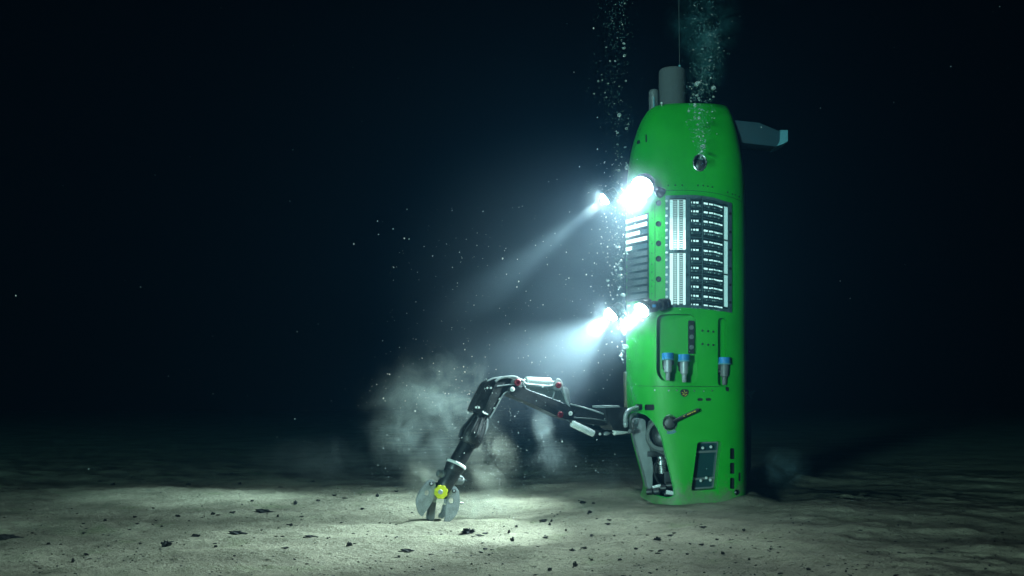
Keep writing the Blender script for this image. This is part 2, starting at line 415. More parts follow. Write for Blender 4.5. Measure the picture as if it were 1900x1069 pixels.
def patch(bm, q, lo, hi, nu=8, nv=8, mi=0):
    """slab that follows the hull between offsets lo and hi"""
    g0 = []; g1 = []
    for j in range(nv + 1):
        r0 = []; r1 = []
        for i in range(nu + 1):
            p, n = S(*quad(q, i / nu, j / nv)); r0.append(bm.verts.new(p + n * lo)); r1.append(bm.verts.new(p + n * hi))
        g0.append(r0); g1.append(r1)
    fs = []
    for j in range(nv):
        for i in range(nu):
            fs.append(bm.faces.new((g1[j][i], g1[j][i + 1], g1[j + 1][i + 1], g1[j + 1][i])))
            fs.append(bm.faces.new((g0[j][i], g0[j + 1][i], g0[j + 1][i + 1], g0[j][i + 1])))
    for i in range(nu):
        fs.append(bm.faces.new((g0[0][i], g0[0][i + 1], g1[0][i + 1], g1[0][i]))); fs.append(bm.faces.new((g0[nv][i], g1[nv][i], g1[nv][i + 1], g0[nv][i + 1])))
    for j in range(nv):
        fs.append(bm.faces.new((g0[j][0], g1[j][0], g1[j + 1][0], g0[j + 1][0]))); fs.append(bm.faces.new((g0[j][nu], g0[j + 1][nu], g1[j + 1][nu], g1[j][nu])))
    for f in fs: f.material_index = mi
def plate(bm, outline, lo, hi, mi=0):
    ps = [S(*p) for p in outline]; n = Vector((0, 0, 0))
    for p, k in ps: n += k
    n.normalize(); prism(bm, [p for p, k in ps], n * lo, n * hi, mi)

sub = empty('submersible', (HX, HY, 0))
tag(sub, 'tall bright green submersible standing upright on the seabed, floodlights lit, robot arm reaching out', 'submersible')

def build_hull():
    hull = obj('hull', _hb.copy(), [M['green'], M['hole'], M['mid'], M['dgreen']], sub, ang=40)
    cuts = []
    def cut(outline, out, inn, mi, d=None):
        ps = [S(*p) for p in outline]
        n = Vector((0, 0, 0))
        for p, k in ps: n += k
        n.normalize()
        d = d or n
        bm = bmesh.new(); prism(bm, [p for p, k in ps], d * out, -d * inn, 0)
        bmesh.ops.triangulate(bm, faces=bm.faces)
        c = obj('cutter', bm, [M[mi]]); cuts.append(c)
    egg = smoothline([(1172, 778), (1178, 766.5), (1190, 767), (1203, 773), (1217, 790), (1227, 812), (1234, 841), (1243, 878), (1250.5, 912), (1248, 921),
                      (1238, 923.5), (1222, 920), (1206, 913), (1198, 898), (1187.5, 855), (1178, 820), (1173.5, 800)], 4, True)
    cut([(p.x, p.y) for p in egg], .35, .42, 'mid', -ray(1215, 850))
    cut(rounded([(1294, 820.5), (1339, 818.5), (1329, 908), (1282.5, 911)], 5), .05, .12, 'green')
    pocket = rounded([(1218, 583), (1290, 583), (1295, 700), (1288, 711), (1228, 707), (1218, 693)], 16, 7)
    cut(pocket, .05, .095, 'green')
    cut(rrect(1332, 590, 1348, 716, 6), .04, .06, 'green')
    for a, b in ((832, 852), (859, 879), (887, 907)): cut(rrect(1354.5, a, 1362.5, b, 1.5, 3), .04, .05, 'hole')
    cut(rrect(1370.5, 877, 1374, 893, 1.2, 3), .04, .05, 'hole')
    cut(circ(1367.3, 913.5, 5.2), .04, .05, 'hole')
    cut(circ(1298.6, 302, 11.5, 14.5, 30), .05, .09, 'hole')
    for x in (1299, 1314.5): cut(rrect(x - 5, 738.8, x + 5, 744, 2.4, 3), .03, .02, 'hole')
    cut(rrect(1178.5, 750, 1192, 761, 2, 3), .03, .03, 'hole'); cut(rrect(1196.5, 750.5, 1214, 761.5, 2, 3), .03, .03, 'hole')
    for y in (377, 415.6, 452, 480.4, 518.3): cut(circ(1222, y, 5.3, 5.5, 18), .03, .03, 'hole')
    for c in cuts:
        md = hull.modifiers.new('cut', 'BOOLEAN'); md.operation = 'DIFFERENCE'; md.object = c; md.solver = 'EXACT'; md.material_mode = 'TRANSFER'
    dg = bpy.context.evaluated_depsgraph_get()
    me = bpy.data.meshes.new_from_object(hull.evaluated_get(dg)); hull.modifiers.clear(); hull.data = me
    smooth(me, 30)
    for c in cuts: bpy.data.objects.remove(c)
    # lips round the openings
    bm = bmesh.new()
    pts = [S(p.x, p.y)[0] for p in egg] ; pts.append(pts[0]); tube(bm, pts, .006, 8, False)
    obj('opening_rim', bm, M['dgreen'], hull)
    bm = bmesh.new()
    pts = [S(x, y)[0] for x, y in circ(1298.6, 302, 12, 15, 40)]; pts.append(pts[0]); tube(bm, pts, .008, 8, False)
    p, n = S(1298.6, 302); lathe(bm, p - n * .085, p - n * .05, [(0, .052), (.6, .052), (1, .03)], 24)
    obj('exhaust_port', bm, M['steel'], hull)
    return hull
hull = build_hull()

def seam(pts, name='panel_seam'):
    bm = bmesh.new(); tube(bm, [S(p.x, p.y)[0] for p in smoothline(pts, 8)], .0022, 6); return obj(name, bm, M['hole'], hull)
seam([(1163, 372), (1200, 360), (1237, 354), (1280, 353.5), (1321, 357.5), (1350, 364), (1377, 374)])
seam([(1182, 716), (1240, 717), (1300, 717), (1349, 718)])
seam([(1171, 716), (1172, 740), (1175, 752)])
seam([(1203.6, 395), (1204, 470), (1204, 560)]); seam([(1215, 380), (1215.3, 470), (1215.5, 555)])
def bolt(px, py, r, name='bolt', m='bolt', h=.004):
    bm = bmesh.new(); p, n = S(px, py); lathe(bm, p - n * .004, p + n * h, [(0, r), (.75, r), (1, r * .7)], 14); return obj(name, bm, M[m], hull)
for x, y in ((1240, 344.3), (1253, 343.8), (1266, 343.8), (1295, 344), (1305, 344.3), (1313.5, 345.7), (1322, 347), (1350, 357), (1359, 360.5), (1364, 361.5), (1371, 365)): bolt(x, y, .008)
for x, y in ((1303.3, 613.7), (1314, 614.7), (1323.5, 615.7), (1303.3, 638.4), (1314, 639.8), (1323.5, 640.2)): bolt(x, y, .011)
for x, y in ((1215, 724), (1240.6, 724.5), (1255.8, 724.3), (1288.3, 725.5), (1306, 726), (1321.6, 725)): bolt(x, y, .007, 'screw', 'steel', .003)
for y in (390, 405, 452, 470, 490, 505, 520, 531, 545): bolt(1209.6, y, .0055)
bm = bmesh.new(); plate(bm, rounded([(1346, 718), (1352, 719), (1351.5, 727), (1346.5, 725)], 1.5, 3), -.003, .006); obj('seam_latch', bm, M['hole'], hull)
bm = bmesh.new(); plate(bm, [(1183, 262), (1187, 260), (1188.5, 266), (1182.5, 268)], -.004, .006); plate(bm, rrect(1198, 250, 1200.5, 264, 1, 2), -.004, .004); obj('mooring_slot', bm, M['hole'], hull)
# badge with yellow strokes
bm = bmesh.new(); plate(bm, rounded([(1261.5, 726), (1265, 722.5), (1275, 722.5), (1278.5, 726), (1276.5, 733), (1270, 737.5), (1263.5, 733)], 2, 3), -.003, .004)
for a, b in (((1269, 723.5), (1270.5, 727.5)), ((1265, 728), (1269, 730)), ((1270, 729.5), (1275, 727.5)), ((1266, 733), (1270, 731.5)), ((1271.5, 733.5), (1275, 731.5)), ((1270, 735.5), (1272, 733.5))):
    tube(bm, [S(*a, .005)[0], S(*b, .005)[0]], .0024, 6, mi=1)
obj('emblem', bm, [M['black'], M['ymark']], hull)

# ---- mast, beacon, fin, rear skid
mast = bmesh.new(); c = W(1247, 200, 9.45); t = W(1247, 130, 9.45)
lathe(mast, c - Vector((0, 0, .12)), t, [(0, .128), (.93, .126), (.975, .123), (1, .112)], 40); obj('mast', mast, M['foam'], sub)
bm = bmesh.new(); c = W(1213, 210, 9.42); t = W(1213, 166.5, 9.42)
lathe(bm, c, t, [(0, .05), (.12, .05), (.14, .046), (.5, .046), (.51, .048), (.68, .048), (.69, .046), (.9, .046), (.97, .038), (1, .026)], 28)
beacon = obj('beacon', bm, M['mid'], sub)
bm = bmesh.new(); p0 = W(1213.5, 199, 9.365); p1 = W(1213.5, 180, 9.365); tube(bm, [p0, p0.lerp(p1, .5), p1], [.010, .006, .005], 8); obj('gauge_strip', bm, M['tealb'], beacon)
bm = bmesh.new(); c = W(1227.5, 191.5, 9.25); ball(bm, c, .011, 2); tube(bm, [c, W(1229, 201, 9.3)], .005, 8); obj('sensor_stud', bm, M['white'], sub)
bm = bmesh.new(); up = Vector((0, 0, 1)); vy = Vector((0, 1, 0)); vx = Vector((1, 0, 0))
ol = [W(x, y, 9.5) for x, y in ((1340, 226), (1406, 233), (1408, 237), (1442, 247.5), (1442, 268), (1434, 277), (1376, 270), (1340, 262))]
prism(bm, ol, vy * -.10, vy * .10, bev=.008); fin = obj('fin', bm, M['teal'], sub)
bm = bmesh.new(); ol = [W(x, y, 9.5) for x, y in ((1441.6, 247), (1456, 247), (1456, 268), (1447, 273), (1434, 277.5), (1441.6, 268))]
prism(bm, ol, vy * -.115, vy * .115, bev=.006); obj('fin_tip', bm, M['tealb'], fin)
bm = bmesh.new(); ol = [W(x, y, 9.95) for x, y in ((1340, 735), (1400.5, 725.5), (1392, 741), (1392.5, 868), (1385, 885), (1340, 915))]
prism(bm, ol, vy * -.03, vy * .05, bev=.006); skid = obj('rear_skid', bm, M['teal'], sub)
bm = bmesh.new(); ol = [W(x, y, 9.9) for x, y in ((1381.5, 727), (1400.5, 725.8), (1393, 739))]; prism(bm, ol, vy * -.02, vy * -.005); obj('skid_flange', bm, M['tealb'], skid)
# brownish edge strip on the left flank
bm = bmesh.new(); ol = [W(x, y, 9.62) for x, y in ((1158.5, 690), (1168, 688), (1170, 770), (1160, 768))]; prism(bm, ol, vy * -.02, vy * .1, bev=.004)
obj('rubbing_strake', bm, mat('strake', (.10, .09, .05), .6, var=.3), sub)

# ---- main light panel
Q = ((1234.5, 363.5), (1354.5, 377), (1356.5, 580), (1235, 571))
PT = [(1234.5, 363.5), (1276, 362.3), (1300, 363.3), (1325, 367.5), (1354.5, 377)]
PB = [(1235, 570.5), (1276, 571), (1300, 572.5), (1325, 575), (1356.5, 580.5)]
def edge_y(line, x):
    for (x0, y0), (x1, y1) in zip(line, line[1:]):
        if x <= x1: return y0 + (y1 - y0) * (x - x0) / (x1 - x0)
    return line[-1][1]
def pq(x, v):
    """photo spot on the panel: column x, v from 0 (top edge) to 1 (bottom edge)"""
    a, b = edge_y(PT, x), edge_y(PB, x); return (x, a + (b - a) * v)
def cell(x0, x1, v0, v1): return (pq(x0, v0), pq(x1, v0), pq(x1, v1), pq(x0, v1))
def vrow(x, y):
    a, b = edge_y(PT, x), edge_y(PB, x); return (y - a) / (b - a)
panel = bmesh.new()
xs = [1235, 1245, 1255, 1265, 1276, 1285, 1295, 1305, 1315, 1325, 1335, 1345, 1356]
for a, b in zip(xs, xs[1:]): patch(panel, cell(a, b, 0, 1), -.03, .004, 2, 20)
panel = obj('light_panel', panel, M['board'], sub)
bm = bmesh.new()
for a, b in zip(xs, xs[1:]):
    patch(bm, cell(a, b, 0, .026), .003, .014, 2, 1); patch(bm, cell(a, b, .975, 1), .003, .014, 2, 1)
for a, b in ((1234.7, 1241.2), (1272.6, 1280.5), (1350.4, 1356)): patch(bm, cell(a, b, 0, 1), .0035, .0145, 1, 24)
for a, b in ((1302.2, 1304),): patch(bm, cell(a, b, .02, .98), .003, .010, 1, 24)
patch(bm, cell(1241, 1273, .487, .508), .0032, .0142, 4, 1)
obj('panel_frame', bm, M['frame'], panel)
for y in (466,):
    for x in (1245, 1250, 1256, 1262, 1268):
        bm = bmesh.new(); p, n = S(x, y, .014); lathe(bm, p, p + n * .005, [(0, .007), (1, .006)], 10); obj('bolt', bm, M['steel'], panel)
for v in (.10, .27, .43, .60, .75, .91):
    bm = bmesh.new(); p, n = S(*pq(1353, v), .0135); lathe(bm, p, p + n * .006, [(0, .013), (.8, .013), (1, .010)], 16); obj('bolt', bm, M['hole'], panel)
for k in range(14):                                     # pale blobs along the left frame
    bm = bmesh.new(); p, n = S(*pq(1236.8 + (k % 2) * .6, .05 + .066 * k), .014); lathe(bm, p, p + n * .008, [(0, .011), (.5, .012), (1, .006)], 12); obj('clip', bm, M['white'], panel)
def led_board(y0, y1, nrow):
    bm = bmesh.new(); q = ((1242.7, y0), (1271.6, y0), (1271.6, y1), (1242.7, y1))
    if y0 < 400:                                        # the lower end of the top board burns brightest
        cuts_ = [y0, y0 + 34, y0 + 56, y0 + 74, y1]
        for k, (a_, b_) in enumerate(zip(cuts_, cuts_[1:])): patch(bm, ((1242.7, a_), (1271.6, a_), (1271.6, b_), (1242.7, b_)), .003, .012, 4, 5, (0, 3, 4, 2)[k])
    else: patch(bm, q, .003, .012, 4, 16, 3)
    for k in range(nrow):
        y = y0 + (y1 - y0) * (k + .6) / nrow
        for cxx in (1250.3, 1254.6, 1261.5, 1265.2):
            w = 1.9; patch(bm, ((cxx - w, y - 1.15), (cxx + w, y - 1.15), (cxx + w, y + 1.15), (cxx - w, y + 1.15)), .0125, .0145, 1, 1, 1)
        patch(bm, ((1243.5, y - 1.9), (1270.8, y - 1.9), (1270.8, y - 1.5), (1243.5, y - 1.5)), .0125, .0135, 3, 1, 1)
    return obj('led_board', bm, [M['bled'], M['board'], M['bledhi'], M['bledmid'], M['bledup']], panel)
led_board(371, 463, 22); led_board(470, 566, 24)
rows_y = (376.3, 392.6, 410, 426.8, 447.3, 464.1, 480.4, 497.3, 515.5, 532.3, 549.2, 565.7)
for y in rows_y:
    v = vrow(1290, y); dv = .0075
    bm = bmesh.new()
    for x0, x1 in ((1282.4, 1283.4), (1286.3, 1289.6), (1291.4, 1295.6)): patch(bm, cell(x0, x1, v - dv, v + dv), .004, .013, 1, 1, 0)
    x = 1305.5
    patch(bm, cell(1305.5, 1312.6, v - dv, v + dv), .004, .013, 2, 1, 0)
    for x0, x1 in ((1315.2, 1318.4), (1319.2, 1322.2), (1324, 1326.2), (1327, 1329), (1330, 1332.2), (1333, 1335), (1336, 1339.4)):
        j = random.uniform(-.002, .002); patch(bm, cell(x0, x1, v - dv + .002 + j, v + dv - .0015 + j), .004, .012, 1, 1, random.choice((0, 0, 2)))
    for x0, x1 in ((1281.5, 1301.5), (1304.8, 1340)): patch(bm, cell(x0, x1, v - .034, v - .030), .004, .020, 4, 1, 1); 
    for x0, x1 in ((1281.5, 1301.5), (1304.8, 1340)): patch(bm, cell(x0, x1, v + .014, v + .020), .004, .009, 4, 1, 1)
    for k_ in range(9):
        x = 1305.8 + k_ * 3.75; patch(bm, cell(x, x + 2.2, v + .024, v + .034), .004, .009, 1, 1, random.choice((1, 1, 3)))
    for k_ in range(5):
        x = 1282.6 + k_ * 3.7; patch(bm, cell(x, x + 2.0, v + .024, v + .034), .004, .009, 1, 1, random.choice((1, 1, 3)))
    obj('led_row', bm, [M['led'], M['frame'], M['ledlo'], M['ledfaint']], panel)
for v0, v1 in ((.05, .345), (.36, .655), (.67, .955)):
    bm = bmesh.new(); patch(bm, cell(1342, 1349.2, v0, v1), .004, .010, 2, 10, 0)
    for x0, x1 in ((1341.3, 1342.2), (1349, 1349.9)): patch(bm, cell(x0, x1, v0, v1), .004, .014, 1, 10, 1)
    obj('side_light', bm, [M['ledlo'], M['frame']], panel)

# ---- slatted light bank on the left flank
bank = bmesh.new(); patch(bank, ((1164.5, 404.5), (1204, 394), (1204, 558), (1164.5, 560)), -.012, .004, 6, 16)
bank = obj('louvre_panel', bank, M['board'], sub)
for k in range(12):
    y = 397 + k * 13.3; dy = 10 - k * .55
    bm = bmesh.new(); q = ((1165.5, y + dy + 1), (1203, y + 1), (1203, y + 9.4), (1165.5, y + dy + 9.4))
    patch(bm, q, .003, .020, 5, 2, 0)
    if k < 5:
        for x0, x1 in ((1165.8, 1176), (1176.6, 1190), (1190.6, 1202.5)):
            if (k, x0) in ((2, 1190.6), (4, 1190.6), (4, 1176.6)): continue
            t0, t1 = (x0 - 1165.5) / 37.5, (x1 - 1165.5) / 37.5
            patch(bm, ((x0, y + dy * (1 - t0) + 1.8), (x1, y + dy * (1 - t1) + 1.8), (x1, y + dy * (1 - t1) + 8.4), (x0, y + dy * (1 - t0) + 8.4)), .0205, .024, 2, 1, 1)
    obj('louvre', bm, [M['mid'] if k > 4 else M['frame'], M['ledwarm']], bank)

# ---- connector strip in the pocket, capped fittings
bm = bmesh.new(); plate(bm, rrect(1279.7, 594, 1290, 656, 1.5, 3), -.09, -.055); strip = obj('connector_strip', bm, M['black'], sub)
for y in (607, 624.5, 644):
    bm = bmesh.new(); p, n = S(1285, y, -.055); lathe(bm, p, p + n * .016, [(0, .021), (.7, .021), (.72, .015), (1, .013)], 18); obj('connector', bm, M['mid'], strip)
for y in (600, 616, 634, 652): 
    bm = bmesh.new(); p, n = S(1281.3, y, -.055); lathe(bm, p, p + n * .006, [(0, .004), (1, .004)], 8); obj('screw', bm, M['steel'], strip)
def fitting(xc, y0, y1, tilt, bodym, inset):
    p, n = S(xc, (y0 + y1) / 2, inset); Y = p.y; a = W(xc, y0, Y); b = W(xc + tilt, y1, Y); L_ = (b - a).length
    t = lambda y: (y - y0) / (y1 - y0); s = Y / F
    ft = empty('capped_fitting', a, sub)
    bm = bmesh.new(); lathe(bm, a, a.lerp(b, t(y0 + 11)), [(0, 10.2 * s), (.12, 10.9 * s), (1, 10.9 * s)], 28); obj('cap', bm, M['blue'], ft)
    bm = bmesh.new(); lathe(bm, a.lerp(b, t(y0 + 10.8)), a.lerp(b, t(y0 + 13.5)), [(0, 12 * s), (.5, 12.4 * s), (1, 11.5 * s)], 28); obj('collar', bm, M['tealb'], ft)
    bm = bmesh.new(); lathe(bm, a.lerp(b, t(y0 + 13.4)), b, [(0, 7.9 * s), (.3, 7.7 * s), (.57, 7.2 * s), (.62, 4.9 * s), (.65, 4.6 * s), (.95, 4.4 * s), (1, 3.4 * s)], 28); obj('stem', bm, M[bodym], ft)
    bm = bmesh.new(); k = a.lerp(b, .5) - n * .03; lathe(bm, k, k + Vector((-9.5 * s, .01, 0)), [(0, 6 * s), (.8, 6 * s), (1, 4 * s)], 16)
    q = a.lerp(b, t(y0 + 18)); box(bm, q - n * .04, vx, up, vy, 20 * s, 8 * s, .07, bev=.002); obj('bracket', bm, M['black'], ft)
fitting(1239, 655, 706, .5, 'grey', .01); fitting(1269.3, 657.7, 709.5, .3, 'grey', .01); fitting(1344.5, 663, 714.5, -.5, 'mid', .012)

# ---- dial lever
p, n = S(1243, 785); e = S(1297.5, 759.5)[0] + n * .05
dial = bmesh.new(); lathe(dial, p - n * .01, p + n * .055, [(0, .062), (.35, .064), (.42, .056), (.8, .054), (.95, .046), (1, .03)], 32)
dial = obj('dial', dial, M['black'], sub)
bm = bmesh.new(); c = [S(x, y, .012)[0] for x, y in circ(1243, 785, 12.4, 15, 40)]; tube(bm, c + [c[0]], .004, 6, False); obj('dial_bezel', bm, M['steel'], dial)
bm = bmesh.new(); s0 = p + n * .05 + (e - p).normalized() * .03; tube(bm, [s0, s0.lerp(e, .15), s0.lerp(e, .97), e], [.02, .0165, .0165, .010], 16)
lever = obj('lever', bm, M['black'], dial)
dd = (e - s0).normalized(); fr = Vector((-.25, -1, .15)); fr = (fr - dd * fr.dot(dd)).normalized(); sd_ = dd.cross(fr)
for k in (.42, .56, .61, .66, .73, .80, .84):
    bm = bmesh.new(); box(bm, s0.lerp(e, k) + fr * .0165, dd, sd_, fr, .009, .009, .003); obj('lever_marking', bm, M['ymark'], dial)
bm = bmesh.new(); arc = [(1243 + math.cos(a) * 19, 786 + math.sin(a) * 19.5) for a in [R(d) for d in range(50, 112, 6)]]; arc2 = [(1243 + math.cos(a) * 13.5, 786 + math.sin(a) * 14.5) for a in [R(d) for d in range(110, 48, -6)]]
plate(bm, arc + arc2, -.002, .004)
for d in range(54, 110, 6):
    a = R(d); tube(bm, [S(1243 + math.cos(a) * 16.3, 786 + math.sin(a) * 17, .005)[0], S(1243 + math.cos(a) * 18.6, 786 + math.sin(a) * 19.2, .005)[0]], .0012, 4, mi=1)
obj('dial_scale', bm, [M['tealb'], M['black']], dial)

# ---- window near the foot
win = bmesh.new(); wo = rounded([(1294.6, 821), (1338.4, 819.3), (1328.6, 907.3), (1283.1, 910.3)], 5)
plate(win, wo, -.115, -.095, 0); win = obj('window', win, M['glass'], sub)
def band(o, k, lo, hi, name, m, parent):
    c = Vector((sum(p[0] for p in o) / len(o), sum(p[1] for p in o) / len(o)))
    bm = bmesh.new(); inner = [tuple(c + (Vector(p) - c) * k) for p in o]; n = len(o)
    no = Vector((0, 0, 0))
    for p in o: no += S(*p)[1]
    no.normalize()
    V = [[bm.verts.new(S(*p)[0] + no * z) for p in src] for src, z in ((o, lo), (o, hi), (inner, hi), (inner, lo))]
    for a in range(4):
        A, B = V[a], V[(a + 1) % 4]
        for i in range(n): bm.faces.new((A[i], A[(i + 1) % n], B[(i + 1) % n], B[i]))
    return obj(name, bm, M[m], parent)
band(wo, .93, -.0945, -.086, 'window_frame', 'mid', win)
for ol in ([(1293, 838), (1336, 836), (1335.6, 840), (1292.5, 842)], [(1285.5, 889), (1330.8, 886), (1330.4, 889.5), (1285, 892.5)]):
    bm = bmesh.new(); plate(bm, ol, -.09, -.07); obj('window_bar', bm, M['mid'], win)
for x, y in ((1292, 834), (1307, 832), (1323, 830), (1288, 889), (1303, 893), (1314, 888), (1322, 892), (1291, 846)):
    bm = bmesh.new(); p, n = S(x, y, -.066); lathe(bm, p, p + n * .02, [(0, .014), (.5, .013), (1, .006)], 12); obj('glint_stud', bm, M['white'], win)  # white studs put in as painted glints on the window
bm = bmesh.new(); p, n = S(1366.6, 913.5, -.03); lathe(bm, p, p + n * .03, [(0, .02), (.6, .018), (1, .006)], 16); obj('drain_plug', bm, M['steel'], sub)
for y in (842, 869, 897):
    bm = bmesh.new(); p, n = S(1358, y, -.035); box(bm, p, vx, up, vy, .03, .07, .01); obj('slot_grille', bm, M['black'], hull)

# ---- machinery inside the open foot
mach = empty('arm_bay', W(1215, 850, 9.3), sub)
bm = bmesh.new()
ol = [(1174, 783), (1180, 775), (1197, 778), (1198, 800), (1206, 838), (1211, 862), (1209.5, 906), (1203, 909), (1194, 872), (1184, 838), (1177, 812)]
ps = [W(x, y, 9.18) for x, y in rounded(ol, 5, 4)]; prism(bm, ps, vy * -.02, vy * .2, bev=.012); obj('fairing', bm, M['cast'], mach)
c = W(1218, 806, 9.2); ax = Vector((-.25, -.9, .12)).normalized()
c = W(1229, 807, 9.14)
bm = bmesh.new(); lathe(bm, c - ax * .12, c + ax * .03, [(0, .185), (.6, .185), (.66, .176), (.70, .168), (.9, .160), (1, .146), (1, .118), (.86, .110), (.5, .105)], 48); obj('shoulder_ring', bm, M['ringgrey'], mach)
bm = bmesh.new(); lathe(bm, c - ax * .05, c + ax * .0, [(0, .108), (.5, .108), (1, .07)], 40); obj('shoulder_hub', bm, M['dark'], mach)
bm = bmesh.new(); c = W(1224, 855, 9.25); lathe(bm, W(1226, 846, 9.2), W(1229, 878, 9.2), [(0, .035), (.2, .035), (.22, .05), (.5, .05), (.55, .04), (1, .038)], 22); obj('actuator', bm, M['steel'], mach)
bm = bmesh.new(); box(bm, W(1215, 842, 9.2), vx, up, vy, .15, .05, .12, bev=.008); box(bm, W(1218, 868, 9.25), vx, up, vy, .09, .10, .1, bev=.008); box(bm, W(1238, 888, 9.2), vx, up, vy, .07, .14, .1, bev=.01); obj('gearbox', bm, M['dark'], mach)
bm = bmesh.new(); tube(bm, [W(1211, 905, 9.1), W(1226, 901, 9.1)], .016, 14); tube(bm, [W(1236, 913, 9.05), W(1250, 915, 9.05)], .02, 14); obj('hydraulic_line', bm, M['white'], mach)
bm = bmesh.new()
for x, y, r in ((1206, 912, .03), (1219, 911, .035), (1232, 905, .03), (1243, 900, .03), (1239, 916, .025)): lathe(bm, W(x - 6, y + 1, 9.1), W(x + 7, y, 9.08), [(0, r), (.8, r), (1, r * .6)], 16)
obj('valve_block', bm, M['black'], mach)
bm = bmesh.new(); tube(bm, smoothline([W(1222, 853, 9.12), W(1213, 870, 9.1), W(1220, 893, 9.1), W(1230, 900, 9.1)], 6), .009, 10); obj('hydraulic_hose', bm, M['black'], mach)

# ------------------------------------------------------------------ robot arm (its links lie in one upright plane)
A0, A1 = W(1165, 790, 9.1), W(815, 960, 8.25)
AD = Vector((A1.x - A0.x, A1.y - A0.y, 0)).normalized(); AN = Vector((-AD.y, AD.x, 0))
if AN.y > 0: AN = -AN                                   # faces the camera
def A(px, py, off=0.0):
    d = Vector(((px - CX) / F, 1, (HZ - py) / F)); p0 = A0 + AN * off
    t = (p0 - EYEV).dot(AN) / d.dot(AN); return EYEV + d * t
def asc(px, py): return A(px, py).y / F
arm = empty('robot_arm', A(1150, 780), sub)
def slab(name, ol, near, far, m, bev=.006, r=0, extra=None):
    """outline in the arm plane; near / far: metres towards / away from the viewer"""
    bm = bmesh.new(); o = rounded(ol, r, 4) if r else ol
    prism(bm, [A(x, y, near) for x, y in o], Vector((0, 0, 0)), -AN * (near + far), bev=bev)
    if extra: extra(bm)
    return obj(name, bm, M[m], arm)
def rod(name, pts, rad, m, seg=18, off=0.0, prof=None):
    bm = bmesh.new()
    if prof: lathe(bm, A(*pts[0], off), A(*pts[-1], off), prof, seg)
    else: tube(bm, [A(*p, off) for p in pts], rad, seg)
    return obj(name, bm, M[m], arm)
# shoulder
slab('shoulder_bracket', [(1124, 756), (1166, 756), (1166, 801), (1140, 799), (1131, 785), (1125, 770)], .10, .10, 'dark', .008, 3)
slab('shoulder_plate', [(1122.5, 753), (1149, 752.2), (1151, 756), (1123, 757)], .11, .11, 'grey', .004)
def frame_rails(name, pts, w, near, m):
    bm = bmesh.new()
    P = smoothline(pts, 5); tube(bm, [A(p[0], p[1], near) for p in P], w, 10); return obj(name, bm, M[m], arm)
# lower link from the shoulder to the elbow
slab('lower_link', [(1055, 748), (1064, 748.5), (1116, 766.5), (1131, 772), (1139, 787), (1120, 790), (1090, 786), (1062, 779), (1051, 779), (1046, 765)], .055, .055, 'dark', .008, 3)
frame_rails('link_rail', [(1058, 750), (1090, 758.5), (1128, 771)], .009, .05, 'grey'); frame_rails('link_rail', [(1064, 774.5), (1100, 777.5), (1130, 781.5)], .006, .056, 'mid')
rod('pivot_pin', [(1128.5, 773), (1128.5, 773)], 0, 'white', 16, prof=[(0, .01), (1, .01)]) if False else None
# boom
slab('boom', [(950, 713), (976, 722), (1053, 751), (1064, 762), (1065, 775), (1054, 780), (1036, 773), (985, 749), (950, 735), (941, 725)], .07, .07, 'dark', .01, 4)
# triangulated frame on top of the boom
slab('boom_web', [(976, 716), (1028, 722), (1037, 718), (1053, 750), (1030, 743), (977, 724)], .05, .05, 'mid', .005, 2)
frame_rails('boom_rail', [(960, 703), (969, 706), (974.5, 712), (985, 714), (1020, 716.5), (1029, 711)], .013, .055, 'grey')
frame_rails('boom_rail', [(969, 709), (974, 718), (980, 724.5), (1015, 737), (1053, 752)], .007, .06, 'grey')
frame_rails('boom_rail', [(1029, 711), (1035, 704.5), (1041, 710), (1044, 721), (1058, 763)], .012, .058, 'grey')
slab('knuckle', [(1035, 705), (1041, 708), (1044, 718), (1041, 724), (1032, 725), (1026, 718), (1029, 710)], .068, .068, 'grey', .006, 4)
slab('link_cover', [(1043, 717), (1052, 718), (1057, 727), (1058, 748), (1053, 749)], .04, .06, 'grey', .008, 3)
slab('knuckle', [(951, 702), (961, 701), (968, 708), (969, 719), (962, 726), (952, 722), (948, 712)], .068, .068, 'mid', .006, 4)
rod('boom_post', [(1029, 727), (1024.5, 741)], .008, 'grey', 10, .06)
# pistons
def piston(a, b, r, cap=.12, off=0.0):
    rod('piston', [a, b], 0, 'white', 26, off, [(0, r * .55), (.03, r * .95), (.06, r), (.94, r), (.98, r * .94), (1, r * .6)])
piston((974.5, 706.2), (1021.5, 708), .034, off=.02); rod('piston_rod', [(966, 706), (976, 706.5)], .012, 'steel', 12, .02); rod('piston_rod', [(1020, 708), (1034, 712)], .012, 'steel', 12, .02)
piston((1060.5, 785.5), (1101.5, 805), .031, off=.06); rod('piston_rod', [(1040, 771), (1063, 786)], .007, 'steel', 12, .06)
piston((1138, 802.5), (1163.5, 799.5), .026, off=.06); rod('piston_rod', [(1114, 804.5), (1140, 802.3)], .007, 'steel', 12, .06)
slab('clevis', [(1098, 797), (1116, 799), (1120, 806), (1112, 810), (1097, 808)], .075, .03, 'dark', .005, 3)
slab('clevis', [(1160, 793), (1170, 796), (1170, 806), (1160, 806)], .075, .03, 'dark', .005, 3)
rod('joint', [(1120, 805), (1131, 804)], 0, 'grey', 16, .06, [(0, .010), (.2, .018), (.7, .018), (1, .010)])
slab('cylinder_mount', [(1036, 762), (1046, 765), (1044, 776), (1035, 774)], .075, .05, 'dark', .004, 2)
def disc(name, px, py, r, off, h, m, seg=24, hole=None):
    bm = bmesh.new(); p = A(px, py, off)
    pr = [(0, r), (.8, r), (1, r * .85)]
    if hole: pr += [(1, hole), (.7, hole * .98), (.69, hole * .3)]
    lathe(bm, p, p + AN * h, pr, seg); return obj(name, bm, M[m], arm)
